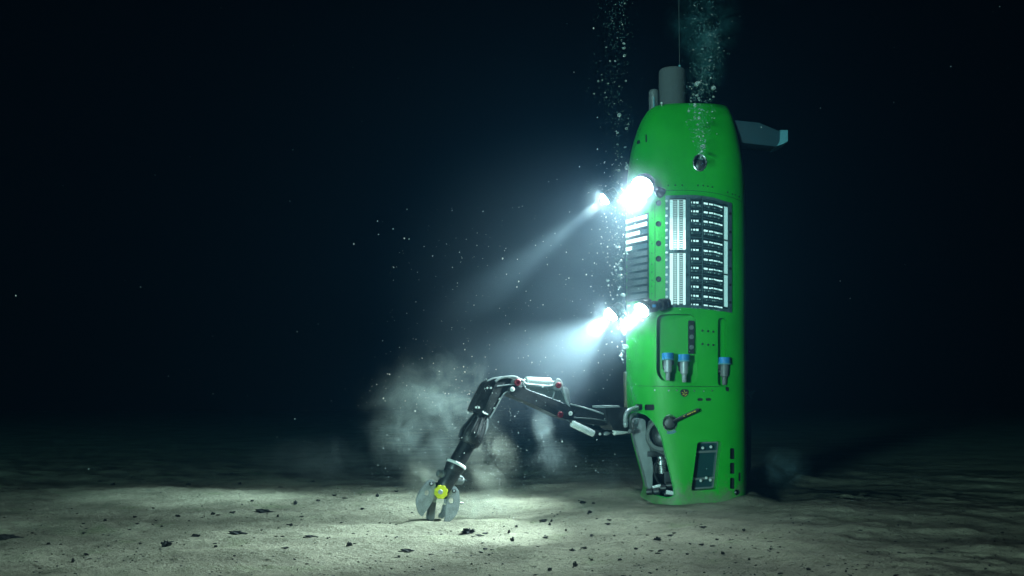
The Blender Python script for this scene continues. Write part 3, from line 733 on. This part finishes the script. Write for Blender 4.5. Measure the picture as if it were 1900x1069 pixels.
disc('pivot_bolt', 959.5, 709.8, .030, .066, .018, 'red', hole=.014); disc('pivot_bolt', 1035.5, 714.8, .027, .066, .018, 'red', hole=.012); disc('pivot_bolt', 1039, 769.5, .027, .074, .016, 'red', hole=.012)
disc('washer', 950.3, 722.3, .021, .072, .010, 'white', hole=.008); disc('washer', 1058.3, 767.3, .019, .072, .010, 'white', hole=.008); disc('washer', 1113, 805.5, .012, .076, .008, 'white', hole=.005)
for x, y in ((1006.5, 717.8), (1127.6, 773), (1128.4, 779)): disc('bolt', x, y, .008, .062, .008, 'white')
for k in range(5): disc('bolt', 1066, 760.5 + 2.4 * k, .0035, .056, .005, 'steel', 8)
# forearm
slab('forearm', [(903, 709), (917, 703), (932, 702), (950, 702), (958, 712), (951, 724), (940, 728), (931, 735), (922, 752), (908, 776.5), (896, 769), (876, 762.5), (882, 748)], .055, .055, 'dark', .010, 3)
slab('forearm_cover', [(921.5, 707), (936, 711), (928, 733), (917, 753), (908, 771), (897, 764), (908, 738)], .062, -.04, 'gun', .003, 2)
frame_rails('forearm_rail', [(904, 708), (914, 703.2), (931, 699.8)], .010, .03, 'grey')
frame_rails('forearm_rail', [(919, 708), (929, 701.5), (944, 699.3), (957, 700), (966, 706.5)], .011, .058, 'grey')
frame_rails('forearm_rail', [(922, 717), (940, 714.5), (953, 713.5)], .006, .063, 'grey')
frame_rails('forearm_rail', [(947, 724), (936, 730), (928, 742), (917, 762), (908.5, 776)], .0055, .06, 'grey')
frame_rails('forearm_rail', [(895.5, 763), (898, 766.5), (905, 769)], .006, .063, 'white')
for x, y in ((882.5, 756), (888, 756.3), (903.5, 720), (910, 720), (916.5, 757.5), (926.5, 740.5)): disc('bolt', x, y, .009, .05, .012, 'white', 14)
# wrist
def along(a, b, prof, name, m, seg=28, off=0.0, flutes=0):
    pa, pb = A(*a, off), A(*b, off); bm = bmesh.new(); s = asc(*a); lathe(bm, pa, pb, [(t, r * s) for t, r in prof], seg)
    if flutes:
        d = pb - pa; u, v = frame_of(d)
        for k in range(flutes):
            an = 2 * math.pi * k / flutes; o = u * math.cos(an) + v * math.sin(an)
            P = [pa + d * t + o * (r * s * .985) for t, r in prof[1:-1]]; tube(bm, P, .0075, 6, mi=1)
    return obj(name, bm, [M[m], M['gun']], arm)  # ribs lighter than the black body: highlights put into their colour
along((893, 768), (866, 824), [(0, 13.5), (.15, 14), (.4, 17.5), (.62, 21.5), (.7, 22), (.9, 19.5), (1, 16)], 'wrist_bell', 'black', 32, 0, 12)
along((874, 811), (868.5, 822.5), [(0, 22.4), (.5, 22.2), (1, 19.5)], 'wrist_band', 'black', 32)
along((870.5, 818), (846, 863), [(0, 17.5), (.12, 17.5), (.14, 15.2), (1, 15.2)], 'wrist_tube', 'black', 28, 0, 12)
along((848, 859), (845.3, 864.5), [(0, 18.3), (.2, 19.4), (.8, 19.4), (1, 18.3)], 'wrist_flange', 'white', 32)
along((845.5, 864), (840, 874), [(0, 18.8), (.5, 18.4), (1, 16.8)], 'wrist_collar', 'dark', 32)
along((841, 872), (820, 912), [(0, 16.6), (.5, 15.8), (.85, 15.2), (1, 12)], 'gripper_body', 'dark', 28)
slab('wrist_fin', [(903, 776), (906.5, 778), (906, 792), (901, 806), (898.5, 806), (902.5, 790)], .03, .02, 'grey', .004, 2)
bm = bmesh.new(); lathe(bm, A(826, 881), A(810.5, 878), [(0, .04), (.4, .04), (.45, .032), (.9, .032), (1, .02)], 20); obj('side_motor', bm, M['mid'], arm)
bm = bmesh.new(); lathe(bm, A(842, 889), A(859.5, 893.5), [(0, .045), (.5, .042), (.55, .035), (.9, .034), (1, .02)], 20); tube(bm, [A(850, 884, .03), A(858, 887, .02)], .014, 10); obj('side_motor', bm, M['mid'], arm)
slab('gripper_yoke', [(808, 896), (838, 897), (842, 912), (830, 926), (812, 926), (801, 912)], .03, .05, 'dark', .006, 4)
# knob
bm = bmesh.new(); p = A(816.8, 912.7, .055); u = AD; v = up
ring = []
for k in range(48):
    a = 2 * math.pi * k / 48; r = .054 + .004 * (1 if (k // 3) % 2 else -1); ring.append(p + (u * math.cos(a) + v * math.sin(a)) * r)
prism(bm, ring, Vector((0, 0, 0)), AN * .03, bev=.004); knob = obj('knob', bm, M['yellow'], arm)
disc('knob_bolt', 816.8, 912.7, .020, .085, .012, 'grey', 20)
def jaw(ol, near, hole, small):
    o = [(p.x, p.y) for p in smoothline(ol, 4, True)]
    bm = bmesh.new(); prism(bm, [A(x, y, near) for x, y in o], Vector((0, 0, 0)), -AN * .022, bev=.003)
    j = obj('jaw', bm, M['jaw'], arm)
    c = obj('cutter', bmesh.new(), M['grey'])
    b2 = bmesh.new(); h = A(*hole[:2], near); lathe(b2, h + AN * .05, h - AN * .08, [(0, hole[2]), (1, hole[2])], 24); bmesh.ops.recalc_face_normals(b2, faces=b2.faces); b2.to_mesh(c.data); b2.free()
    md = j.modifiers.new('cut', 'BOOLEAN'); md.object = c; md.operation = 'DIFFERENCE'; md.solver = 'EXACT'
    dg = bpy.context.evaluated_depsgraph_get(); me = bpy.data.meshes.new_from_object(j.evaluated_get(dg)); j.modifiers.clear(); j.data = me; smooth(me, 30)
    bpy.data.objects.remove(c)
    disc('jaw_pin', *small, .018, near, .008, 'black', 18); disc('jaw_pin', *small, .010, near + .006, .006, 'grey', 12)
    return j
jaw([(795, 892), (803, 890.5), (808.5, 897), (807, 912), (804, 927), (797, 940), (788, 952.5), (784, 958), (780, 955), (776.5, 949), (772.8, 931), (778, 914), (787, 901)], .05, (792.5, 914.7, .024), (800, 897.8))
jaw([(836.5, 905), (843.5, 902.5), (851, 910), (853, 930), (849, 951), (837, 966.5), (829, 970), (825, 972.5), (825.3, 967), (827.5, 956), (829, 935), (833, 915)], .05, (837.8, 929.3, .026), (842, 911))
slab('inner_jaw', [(804, 925), (810, 930), (808, 946), (806, 962), (800, 972), (794, 962), (797, 945)], -.02, .07, 'mid', .004, 3)
slab('inner_jaw', [(826, 935), (829, 945), (827, 958), (819, 963), (816, 958), (823, 950)], -.02, .07, 'mid', .004, 3)
slab('jaw_link', [(802, 905), (812, 922), (808, 934), (800, 928)], .02, .02, 'grey', .004, 3); slab('jaw_link', [(836, 906), (826, 922), (827, 936), (833, 926)], .02, .02, 'grey', .004, 3)
bm = bmesh.new(); p = A(853, 934, .03); lathe(bm, p, p + AD * -.03, [(0, .012), (1, .010)], 12); obj('jaw_stud', bm, M['steel'], arm)
# hoses at the shoulder
bm = bmesh.new(); tube(bm, [p for p in smoothline([W(1161, 792, 8.97), W(1160.5, 775, 8.95), W(1164, 765, 8.95), W(1172, 759.5, 9.0), W(1182, 757, 9.12)], 6)], .021, 16)
for q in (778, 785): lathe(bm, W(1161, q, 8.96), W(1161, q + 3, 8.96), [(0, .026), (1, .026)], 16)
obj('hose', bm, M['grey'], arm)
bm = bmesh.new(); tube(bm, [p for p in smoothline([W(1169, 802, 9.05), W(1168, 785, 9.0), W(1172, 772, 9.0), W(1180, 768, 9.1)], 6)], .016, 14); lathe(bm, W(1169, 796, 9.0), W(1169, 804, 9.0), [(0, .02), (.5, .026), (1, .018)], 16); obj('hose', bm, M['mid'], arm)

# ------------------------------------------------------------------ floodlights
def flood(pos, target, r, foot, energy, cone, blend, dome=.18, hl=.13):
    d = (target - pos).normalized(); fl = empty('floodlight', pos, sub); u, v = frame_of(d)
    bm = bmesh.new(); lathe(bm, pos - d * hl, pos - d * .004, [(0, r * .55), (.08, r * .8), (.3, r * .85), (.5, r * .9), (.52, r * 1.05), (.62, r * 1.05), (.64, r * .95), (.8, r * 1.1), (1, r * 1.14), (.995, r * 1.02), (.9, r * .9)], 30); obj('housing', bm, M['black'], fl)
    bm = bmesh.new(); lathe(bm, pos - d * .012, pos + d * r * dome, [(0, r * .98), (.3, r * .98), (.6, r * .86), (.85, r * .52), (1, .004)], 28); obj('lens', bm, M['lens'], fl)
    bm = bmesh.new(); tail = pos - d * hl * .75; mid = (tail + foot) / 2; tube(bm, [tail, mid, foot], [.022, .02, .024], 12)
    lathe(bm, foot + (mid - foot).normalized() * .05, foot - (mid - foot).normalized() * .02, [(0, .03), (.6, .045), (1, .05)], 18); obj('bracket', bm, M['dark'], fl)
    ld = bpy.data.lights.new('floodlight_beam', 'SPOT'); ld.energy = energy; ld.spot_size = R(cone); ld.spot_blend = blend; ld.shadow_soft_size = r * .9; ld.color = (.90, 1.0, .96)
    lo = bpy.data.objects.new('floodlight_beam', ld); COL.objects.link(lo); lo.location = pos + d * (r * dome + .006); lo.rotation_euler = d.to_track_quat('-Z', 'Y').to_euler(); attach(lo, fl)
    return fl
def gt(px, py, z=0): 
    Y = F * (EYE - z) / (py - HZ); return W(px, py, Y)
tag(flood(W(1123, 369, 9.5), gt(430, 915), .055, Vector((1.16, 9.62, W(0, 380, 9.5).z)), 1150, 22, 1.0, .75), 'round lamp held out left of the hull, upper one')
tag(flood(W(1135, 583, 9.4), gt(735, 932), .065, Vector((1.14, 9.55, W(0, 590, 9.5).z)), 640, 84, 1.0, .7), 'lamp held out left of the hull, lower one')
tag(flood(W(1191, 348, 8.86), Vector((-.95, 5.9, 0)), .098, S(1225, 357)[0], 640, 104, 1.0, .3), 'largest lamp, just above the louvre panel')
lr = flood(W(1190, 576, 8.86), gt(785, 978), .068, S(1236, 563)[0], 880, 48, 1.0, .3); tag(lr, 'lamp on a stubby black bracket below the light panel')
bm = bmesh.new(); q0, q1 = W(1206, 570, 8.84), W(1236, 564, 8.92); lathe(bm, q0, q1, [(0, .03), (.1, .05), (.35, .05), (.4, .04), (.6, .042), (.65, .055), (.9, .055), (1, .035)], 20); br = obj('swivel', bm, M['black'], lr)
bm = bmesh.new(); k = q0.lerp(q1, .2); box(bm, k + Vector((0, -.052, 0)), vx, up, vy, .03, .024, .006); obj('blue_tag', bm, M['blue'], lr)

# ------------------------------------------------------------------ tether
bm = bmesh.new(); t0 = W(1261, 128, 9.42); tube(bm, [t0 - Vector((0, 0, .02)), t0 + Vector((0, 0, .035))], .012, 12, mi=1)
tube(bm, smoothline([t0 + Vector((0, 0, .03)), W(1260.3, 60, 9.42), W(1260, -20, 9.43), Vector((1.62, 9.45, 6.6))], 8), .0032, 8)
tag(obj('tether_cable', bm, [M['cable'], M['tealb']]), 'thin dark cable running straight up from the grey mast', 'cable')

# ------------------------------------------------------------------ bubbles
def bubble_mesh(sq):
    bm = bmesh.new(); ball(bm, (0, 0, 0), 1, 2, 0, sq); me = bpy.data.meshes.new('bubble'); bm.to_mesh(me); bm.free(); me.materials.append(M['bubble']); smooth(me, 180); return me
BM = [bubble_mesh(s) for s in ((1, 1, 1), (1.12, 1.05, .84), (1.2, 1, .72))]
def interp(tab, y):
    for (y0, *a), (y1, *b) in zip(tab, tab[1:]):
        if y0 <= y <= y1:
            t = (y - y0) / (y1 - y0); return [p + (q - p) * t for p, q in zip(a, b)]
    return list(tab[0][1:]) if y < tab[0][0] else list(tab[-1][1:])
RIGHT = [(-30, 1308, 42), (20, 1306, 42), (60, 1310, 24), (100, 1313, 30), (150, 1306, 28), (180, 1296, 24), (205, 1300, 26), (240, 1300, 19), (275, 1301, 11), (297, 1302, 5)]
LEFT = [(-30, 1150, 26), (40, 1140, 24), (110, 1142, 26), (160, 1128, 30), (210, 1150, 24), (300, 1150, 16), (370, 1150, 16), (430, 1146, 14), (500, 1148, 11), (560, 1152, 10), (620, 1160, 8), (690, 1161, 6), (745, 1180, 6), (790, 1180, 5)]
def pick(tab, y0, y1, Y, spread=1.0, dy=.10):
    y = random.uniform(y0, y1); c, s = interp(tab, y); return W(c + random.gauss(0, s * .55 * spread), y, Y + random.uniform(-dy, dy))
big = []; small = []
def size(): return min(.018, .0040 * math.exp(random.gauss(0, .55)))
for _ in range(56): big.append(('right', pick(RIGHT, 60, 297, 8.78), size() * 1.5))
for _ in range(40): big.append(('right', pick(RIGHT, 200, 296, 8.78), size() * 1.35))
for _ in range(30): big.append(('right', pick(RIGHT, 150, 210, 8.78), size() * 1.5))
for _ in range(22): big.append(('right', pick(RIGHT, -20, 100, 8.8, 1.2), size()))
for _ in range(110): big.append(('left', pick(LEFT, -10, 480, 9.15, 1, .2), size() * 1.15))
for c, s, n in (((1146, 520), (9, 17), 24), ((1158, 600), (6, 11), 26), ((1156, 655), (5, 8), 14)):
    for _ in range(n): big.append(('left', W(random.gauss(c[0], s[0]), random.gauss(c[1], s[1]), 9.0 + random.uniform(-.1, .1)), size() * 1.8))
for k in range(10): big.append(('left', W(1140 + k * 2.6, 500 - 3.5 * k + random.uniform(-5, 5), 9.0), .010))
for _ in range(950): small.append((pick(RIGHT, 40, 297, 8.78), .0022 + .0030 * random.random()))
for _ in range(420): small.append((pick(RIGHT, -30, 160, 8.8, 1.1, .15), .0020 + .0026 * random.random()))
for _ in range(700): small.append((pick(LEFT, -30, 480, 9.15, 1.2, .25), .0020 + .0028 * random.random()))
for _ in range(500): small.append((pick(LEFT, 480, 800, 8.95, 1, .06), .0018 + .0026 * random.random()))
for _ in range(260): small.append((W(1174 + abs(random.gauss(0, 9)), random.uniform(400, 690), 8.93), .0016 + .0022 * random.random()))
LB = {'right': ('round air bubble in the plume rising from the exhaust port over the mast', 'air bubbles rising from the exhaust port'),
      'left': ('round air bubble drifting up along the lamp side of the green hull', 'air bubbles drifting up beside the lamps')}
for k, (side, p, r) in enumerate(big):
    o = bpy.data.objects.new('air_bubble', random.choice(BM)); COL.objects.link(o); o.location = p; o.scale = (r, r, r); o.rotation_euler = (random.uniform(-.5, .5), random.uniform(-.5, .5), 0)
    tag(o, LB[side][0], 'bubble', LB[side][1])
tag(specks('fine_bubbles', [(p, lambda v, r=r: v * r) for p, r in small], M['fizz']), 'tiny bubbles filling the two rising columns', 'bubbles', kind='stuff')

# ------------------------------------------------------------------ drifting flakes
rs = random.Random(3); FL = []
def flake(p, r):
    k = Vector((rs.uniform(.6, 1.1), rs.uniform(.6, 1.1), rs.uniform(.7, 1.5))) * r
    FL.append((p, lambda v, k=k: Vector((v.x * k.x, v.y * k.y, v.z * k.z))))
for _ in range(420): flake(W(rs.uniform(690, 1165), rs.uniform(380, 880), rs.uniform(7.3, 9.6)), .0014 + .0050 * rs.random() ** 3)
for _ in range(500): flake(W(rs.gauss(860, 110), rs.gauss(800, 90), rs.uniform(8.0, 9.0)), .0012 + .0036 * rs.random() ** 3)
for _ in range(420): flake(W(rs.gauss(915, 22), rs.gauss(850, 45), rs.uniform(8.2, 8.8)), .0010 + .0026 * rs.random() ** 2)
for _ in range(260): flake(W(rs.gauss(1140, 28), rs.gauss(450, 90), rs.uniform(8.6, 9.4)), .0014 + .0050 * rs.random() ** 3)
for _ in range(80): flake(W(rs.uniform(0, 1900), rs.uniform(0, 900), rs.uniform(5, 12)), .0014 + .0036 * rs.random() ** 3)
tag(specks('marine_snow', FL, M['snow']), 'pale specks drifting in the lamplight', 'specks', kind='stuff')

# ------------------------------------------------------------------ dark fragments on the silt
def frag_bm(seed, flat, elong):
    r = random.Random(seed); bm = bmesh.new(); ret = bmesh.ops.create_icosphere(bm, subdivisions=3, radius=1)
    off = Vector((seed * 3.7, seed * 1.3, 0))
    for v in ret['verts']:
        k = 1 + 1.0 * noise.noise(v.co * 1.3 + off) + .8 * noise.noise(v.co * 3.1 + off) + .45 * noise.noise(v.co * 7 + off)
        v.co = Vector((v.co.x * k * elong, v.co.y * k * .8, v.co.z * k * flat + .12 * flat))
    return bm
def frag_mesh(s, f, e):
    bm = frag_bm(s, f, e); me = bpy.data.meshes.new('dark_fragment'); bm.to_mesh(me); bm.free(); me.materials.append(M['stone']); smooth(me, 50); return me
FM = [frag_mesh(1, .5, 1.3), frag_mesh(2, .8, 1.0), frag_mesh(3, .35, 1.7), frag_mesh(4, 1.1, .7), frag_mesh(5, .5, 1.5), frag_mesh(6, .9, 1.1)]
def on_ground(px, py):
    """where the line of sight meets the silt"""
    d = Vector(((px - CX) / F, 1, (HZ - py) / F)); t = 3.5
    while t < 40:
        p = EYEV + d * t
        if p.z <= H(p.x, p.y): break
        t += .01
    return p.x, p.y, H(p.x, p.y)
def frag(px, py, w, k, rz, label, group=None, lift=.15):
    x, y, z = on_ground(px, py); r = w * .86 * y / F / 2
    o = bpy.data.objects.new('dark_fragment', FM[k % len(FM)]); COL.objects.link(o); o.location = (x, y, z + r * lift); o.scale = (r * .8, r * .8, r * .8); o.rotation_euler = (0, 0, rz)
    tag(o, label, 'fragment', group)
G1 = 'small black fragments scattered on the silt'
frag(868, 989, 24, 0, .3, 'largest jagged black fragment, lying just in front of the claw'); frag(889, 995, 12, 2, .1, 'black fragment touching the right of the largest one by the claw')
frag(901, 991, 10, 4, .6, 'small slanted black fragment right of the pair before the claw'); frag(944.5, 989, 9, 3, .2, 'upright black fragment standing alone right of the claw')
frag(1009, 968, 13, 4, .5, 'flat black fragment right of the claw beside an upright one'); frag(1023, 968, 7, 3, .1, 'narrow upright black fragment beside the flat one right of the claw')
frag(1094, 952.5, 11, 5, .8, 'crooked black fragment on the silt midway to the submersible foot'); frag(1081, 934, 12, 0, .2, 'low dark lump on the ridge between claw and submersible')
frag(1101, 935, 8, 1, .3, 'small dark lump at the right end of the ridge by the submersible')
frag(648, 1012, 14, 1, .4, 'black fragment left of the claw in front of the bright patch'); frag(576, 997, 16, 2, .3, 'flat black fragment left of the bright patch')
frag(363, 996, 15, 0, .2, 'wide black fragment at the left part of the lit silt'); frag(308, 1014, 23, 1, .9, 'big black chunk, leftmost large one on the lit silt')
frag(440, 991, 24, 2, .1, 'long flat dark streak of fragments left of the claw'); frag(490, 952, 27, 2, -.1, 'longest spread-out black fragment on the far lit silt'); frag(756, 1024, 20, 2, .1, 'half-buried long dark fragment in the foreground below the claw')
frag(808, 1009, 6, 3, .0, 'tiny pointed black fragment below the largest one') if False else None
frag(15, 1000, 34, 2, .15, 'long dark low fragment at the left edge of the picture')
frag(1341, 1028, 9, 1, .2, 'black pebble in front of the submersible foot'); frag(1302, 1012, 9, 4, .5, 'flat black pebble before the submersible foot, left of another'); frag(1330, 1002, 7, 0, .3, 'small black pebble nearest the submersible window')
rf = random.Random(11)
SP = [(620, 920), (700, 922), (672, 946), (735, 912), (800, 1030), (958, 978), (1020, 975), (1130, 966), (1128, 974), (1140, 995), (1098, 994), (1013, 998), (1060, 1022), (1064, 1022), (1085, 1018), (1180, 1020), (1208, 1023), (1227, 1022), (1220, 1002), (1098, 1041),
      (1067, 1051), (1020, 1058), (803, 1058), (875, 1048), (740, 1034), (608, 1000), (560, 960), (540, 975), (515, 960), (468, 931), (432, 952), (395, 955), (330, 958), (300, 978), (255, 972), (250, 960), (195, 966), (155, 990), (160, 982), (135, 1043), (260, 1010), (400, 1015), (530, 1018), (548, 935), (590, 930), (640, 925), (900, 1020), (950, 1005), (1150, 1040), (1050, 985),
      (1245, 995), (1275, 1030), (1390, 1040), (1430, 1020), (1500, 1058), (1570, 1062), (1380, 985), (1305, 980), (1420, 1000), (210, 900), (245, 886), (185, 894), (350, 900), (445, 900), (520, 905), (580, 895), (430, 880), (160, 1030), (90, 1010), (60, 990)]
for x, y in SP: frag(x, y, rf.uniform(5, 11) * (1.25 if y > 1000 else 1), rf.randrange(6), rf.uniform(0, 3), 'small black fragment among many scattered on the lit silt', G1)
DB = []
for _ in range(1900):
    px = rf.uniform(-60, 1960); py = 930 + 150 * rf.random() ** .8 if rf.random() < .8 else rf.uniform(880, 940)
    if 1180 < px < 1390 and py < 945: continue
    x, y = ground_pt(px, py); r = .0025 + .008 * rf.random() ** 2; a = rf.uniform(0, 3); e = rf.uniform(.8, 2.6); z = H(x, y)
    def fn(v, r=r, a=a, e=e):
        q = Vector((v.x * e, v.y * .8, v.z * .6)) * (r * rf.uniform(.8, 1.2)); return Vector((q.x * math.cos(a) - q.y * math.sin(a), q.x * math.sin(a) + q.y * math.cos(a), q.z))
    DB.append((Vector((x, y, z)), fn))
tag(specks('debris', DB, M['stone']), 'fine black crumbs sprinkled over the silt', 'debris', kind='stuff')

# ------------------------------------------------------------------ stirred-up silt, murk added for lamp glow, and the water's haze
CL = {1: 'wide wispy silt cloud rising behind the forearm', 2: 'upper part of the silt cloud above the forearm', 13: 'grainy left fringe of the silt cloud behind the forearm', 3: 'low puff of silt left of the gripper wrist',
      4: 'silt billowing right of the wrist', 5: 'narrow silt wisp below the arm elbow', 6: 'silt hanging low between elbow and seabed', 7: 'bright dust hugging the seabed right of the claw', 14: 'small dust burst right at the claw',
      8: 'low dust drifting between claw and submersible', 9: 'dim silt puff on the seabed right of the submersible', 10: 'thin dust veil over the far seabed left of the claw', 15: 'teal bubble mist at the top of the picture', 16: 'teal bubble mist beside the mast',
      11: 'broad murk of silt lit by the floodlights', 12: 'murk added for lamp glow along the lamp side of the hull', 21: 'murk added for the glow round the largest floodlight', 22: 'murk added for the glow round the upper lamp left of the hull', 23: 'murk added for the glow round the lower lamp left of the hull', 24: 'murk added for the glow round the lamp below the light panel'}
def cloud(c, sx, sy, sz, dens, scale, seed, col=(.72, .76, .70), rot=0, lo=.42, hi=.75, ani=.2, soft=1.0):
    bm = bmesh.new(); bmesh.ops.create_icosphere(bm, subdivisions=3, radius=1)
    m = bpy.data.materials.new('silt_or_glow_cloud'); m.use_nodes = True; nt = m.node_tree; L = nt.links.new
    for n in list(nt.nodes): nt.nodes.remove(n)
    out = nt.nodes.new('ShaderNodeOutputMaterial'); pv = nt.nodes.new('ShaderNodeVolumePrincipled')
    pv.inputs['Color'].default_value = (*col, 1); pv.inputs['Anisotropy'].default_value = ani
    tc = nt.nodes.new('ShaderNodeTexCoord')
    ln = nt.nodes.new('ShaderNodeVectorMath'); ln.operation = 'LENGTH'; L(tc.outputs['Object'], ln.inputs[0])
    mp = nt.nodes.new('ShaderNodeMapping'); mp.inputs['Location'].default_value = (seed * 2.3, seed * 1.1, seed * .7); mp.inputs['Scale'].default_value = (sx, sy, sz); L(tc.outputs['Object'], mp.inputs[0])
    n = nt.nodes.new('ShaderNodeTexNoise'); n.inputs['Scale'].default_value = scale; n.inputs['Detail'].default_value = 8; n.inputs['Roughness'].default_value = .72; n.inputs['Distortion'].default_value = 1.1
    L(mp.outputs[0], n.inputs['Vector'])
    sub_ = nt.nodes.new('ShaderNodeMapRange'); sub_.interpolation_type = 'SMOOTHSTEP'; sub_.inputs[1].default_value = lo; sub_.inputs[2].default_value = hi; sub_.inputs[3].default_value = 0; sub_.inputs[4].default_value = 1
    fall = nt.nodes.new('ShaderNodeMapRange'); fall.interpolation_type = 'SMOOTHSTEP'; fall.inputs[1].default_value = 1.0; fall.inputs[2].default_value = .0; fall.inputs[3].default_value = 0; fall.inputs[4].default_value = 1
    L(ln.outputs['Value'], fall.inputs[0]); L(n.outputs[0], sub_.inputs[0])
    mu = nt.nodes.new('ShaderNodeMath'); mu.operation = 'MULTIPLY'; L(sub_.outputs[0], mu.inputs[0]); fsq = nt.nodes.new('ShaderNodeMath'); fsq.operation = 'POWER'; fsq.inputs[1].default_value = soft; L(fall.outputs[0], fsq.inputs[0]); L(fsq.outputs[0], mu.inputs[1])
    m2 = nt.nodes.new('ShaderNodeMath'); m2.operation = 'MULTIPLY'; m2.inputs[1].default_value = dens; L(mu.outputs[0], m2.inputs[0]); L(m2.outputs[0], pv.inputs['Density']); L(pv.outputs[0], out.inputs['Volume'])
    o = obj('silt_or_glow_cloud', bm, m, ang=180); o.location = c; o.scale = (sx, sy, sz); o.rotation_euler = (0, rot, 0); tag(o, CL[seed], 'silt cloud', kind='stuff'); return o
BG = (.66, .76, .75); BL = (.64, .75, .78); SA = (.76, .78, .68)
cloud(W(800, 780, 8.85), .86, .38, .86, 3.6, 2.6, 1, BG, lo=.40, hi=.78, soft=1.7)
cloud(W(830, 720, 8.9), .74, .28, .55, 3.6, 3.8, 2, BG, lo=.44, hi=.78, soft=1.6)
cloud(W(745, 800, 8.75), .36, .2, .42, 4.0, 4.6, 13, BG, rot=.4, lo=.42, hi=.76)
cloud(W(785, 885, 8.62), .26, .18, .26, 4.5, 3.6, 3, SA, lo=.36, hi=.72)
cloud(W(905, 860, 8.65), .34, .2, .40, 4.5, 3.4, 4, SA, rot=-.2, lo=.40, hi=.74)
cloud(W(1008, 795, 8.95), .13, .10, .26, 4.5, 5.0, 5, BL, rot=-.25, lo=.38, hi=.70)
cloud(W(1030, 850, 9.0), .34, .2, .22, 1.8, 3.6, 6, BL, lo=.40)
cloud(W(890, 942, 8.50), .50, .24, .17, 5.0, 4.4, 7, SA, lo=.36, hi=.72)
cloud(W(872, 955, 8.45), .24, .12, .14, 4.5, 6.0, 14, SA, lo=.38, hi=.72)
cloud(W(1120, 880, 9.15), .60, .25, .22, 1.2, 3.0, 8, BL, lo=.40)
cloud(W(1450, 868, 9.9), .36, .22, .26, 6.0, 5.0, 9, (.50, .74, .80), lo=.40, hi=.7)
cloud(W(600, 850, 9.6), .9, .4, .3, .2, 2.4, 10, BL, lo=.38)
cloud(W(1306, 40, 8.8), .40, .2, .44, 5.0, 5.5, 15, (.20, .66, .74), lo=.40, hi=.72)
cloud(W(1306, 130, 8.8), .24, .15, .36, 4.0, 6.5, 16, (.20, .66, .74), lo=.40, hi=.72)
cloud(W(1050, 530, 9.1), 1.95, .85, 1.7, .185, .7, 11, (.56, .70, .84), lo=-.2, hi=.6, ani=.15)
cloud(W(1165, 462, 9.0), .46, .5, .95, .11, 1.2, 12, (.66, .76, .80), lo=.0, hi=.5, ani=.0)  # added volume that spreads a halo from the lamps along the hull

for p_, r_, k_ in ((W(1188, 350, 8.80), .34, 21), (W(1120, 371, 9.45), .27, 22), (W(1132, 586, 9.36), .27, 23), (W(1187, 579, 8.80), .27, 24)):  # small volumes added to give each lens a soft glare
    cloud(p_, r_, r_, r_, .45, 1.5, k_, (.66, .76, .82), lo=-.4, hi=.5, ani=.0)
hz = bmesh.new(); box(hz, (0, 30.5, 2.9), vx, vy, up, 124, 66, 9.6)
m = bpy.data.materials.new('haze_water'); m.use_nodes = True; nt = m.node_tree
for n in list(nt.nodes): nt.nodes.remove(n)
out = nt.nodes.new('ShaderNodeOutputMaterial'); pv = nt.nodes.new('ShaderNodeVolumePrincipled'); nt.links.new(pv.outputs[0], out.inputs['Volume'])
pv.inputs['Color'].default_value = (.004, .013, .025, 1); pv.inputs['Absorption Color'].default_value = (.16, .40, .44, 1)
pv.inputs['Density'].default_value = .10; pv.inputs['Anisotropy'].default_value = .62
tag(obj('haze', hz, m), 'dark blue water filling the whole scene', 'water', kind='stuff')
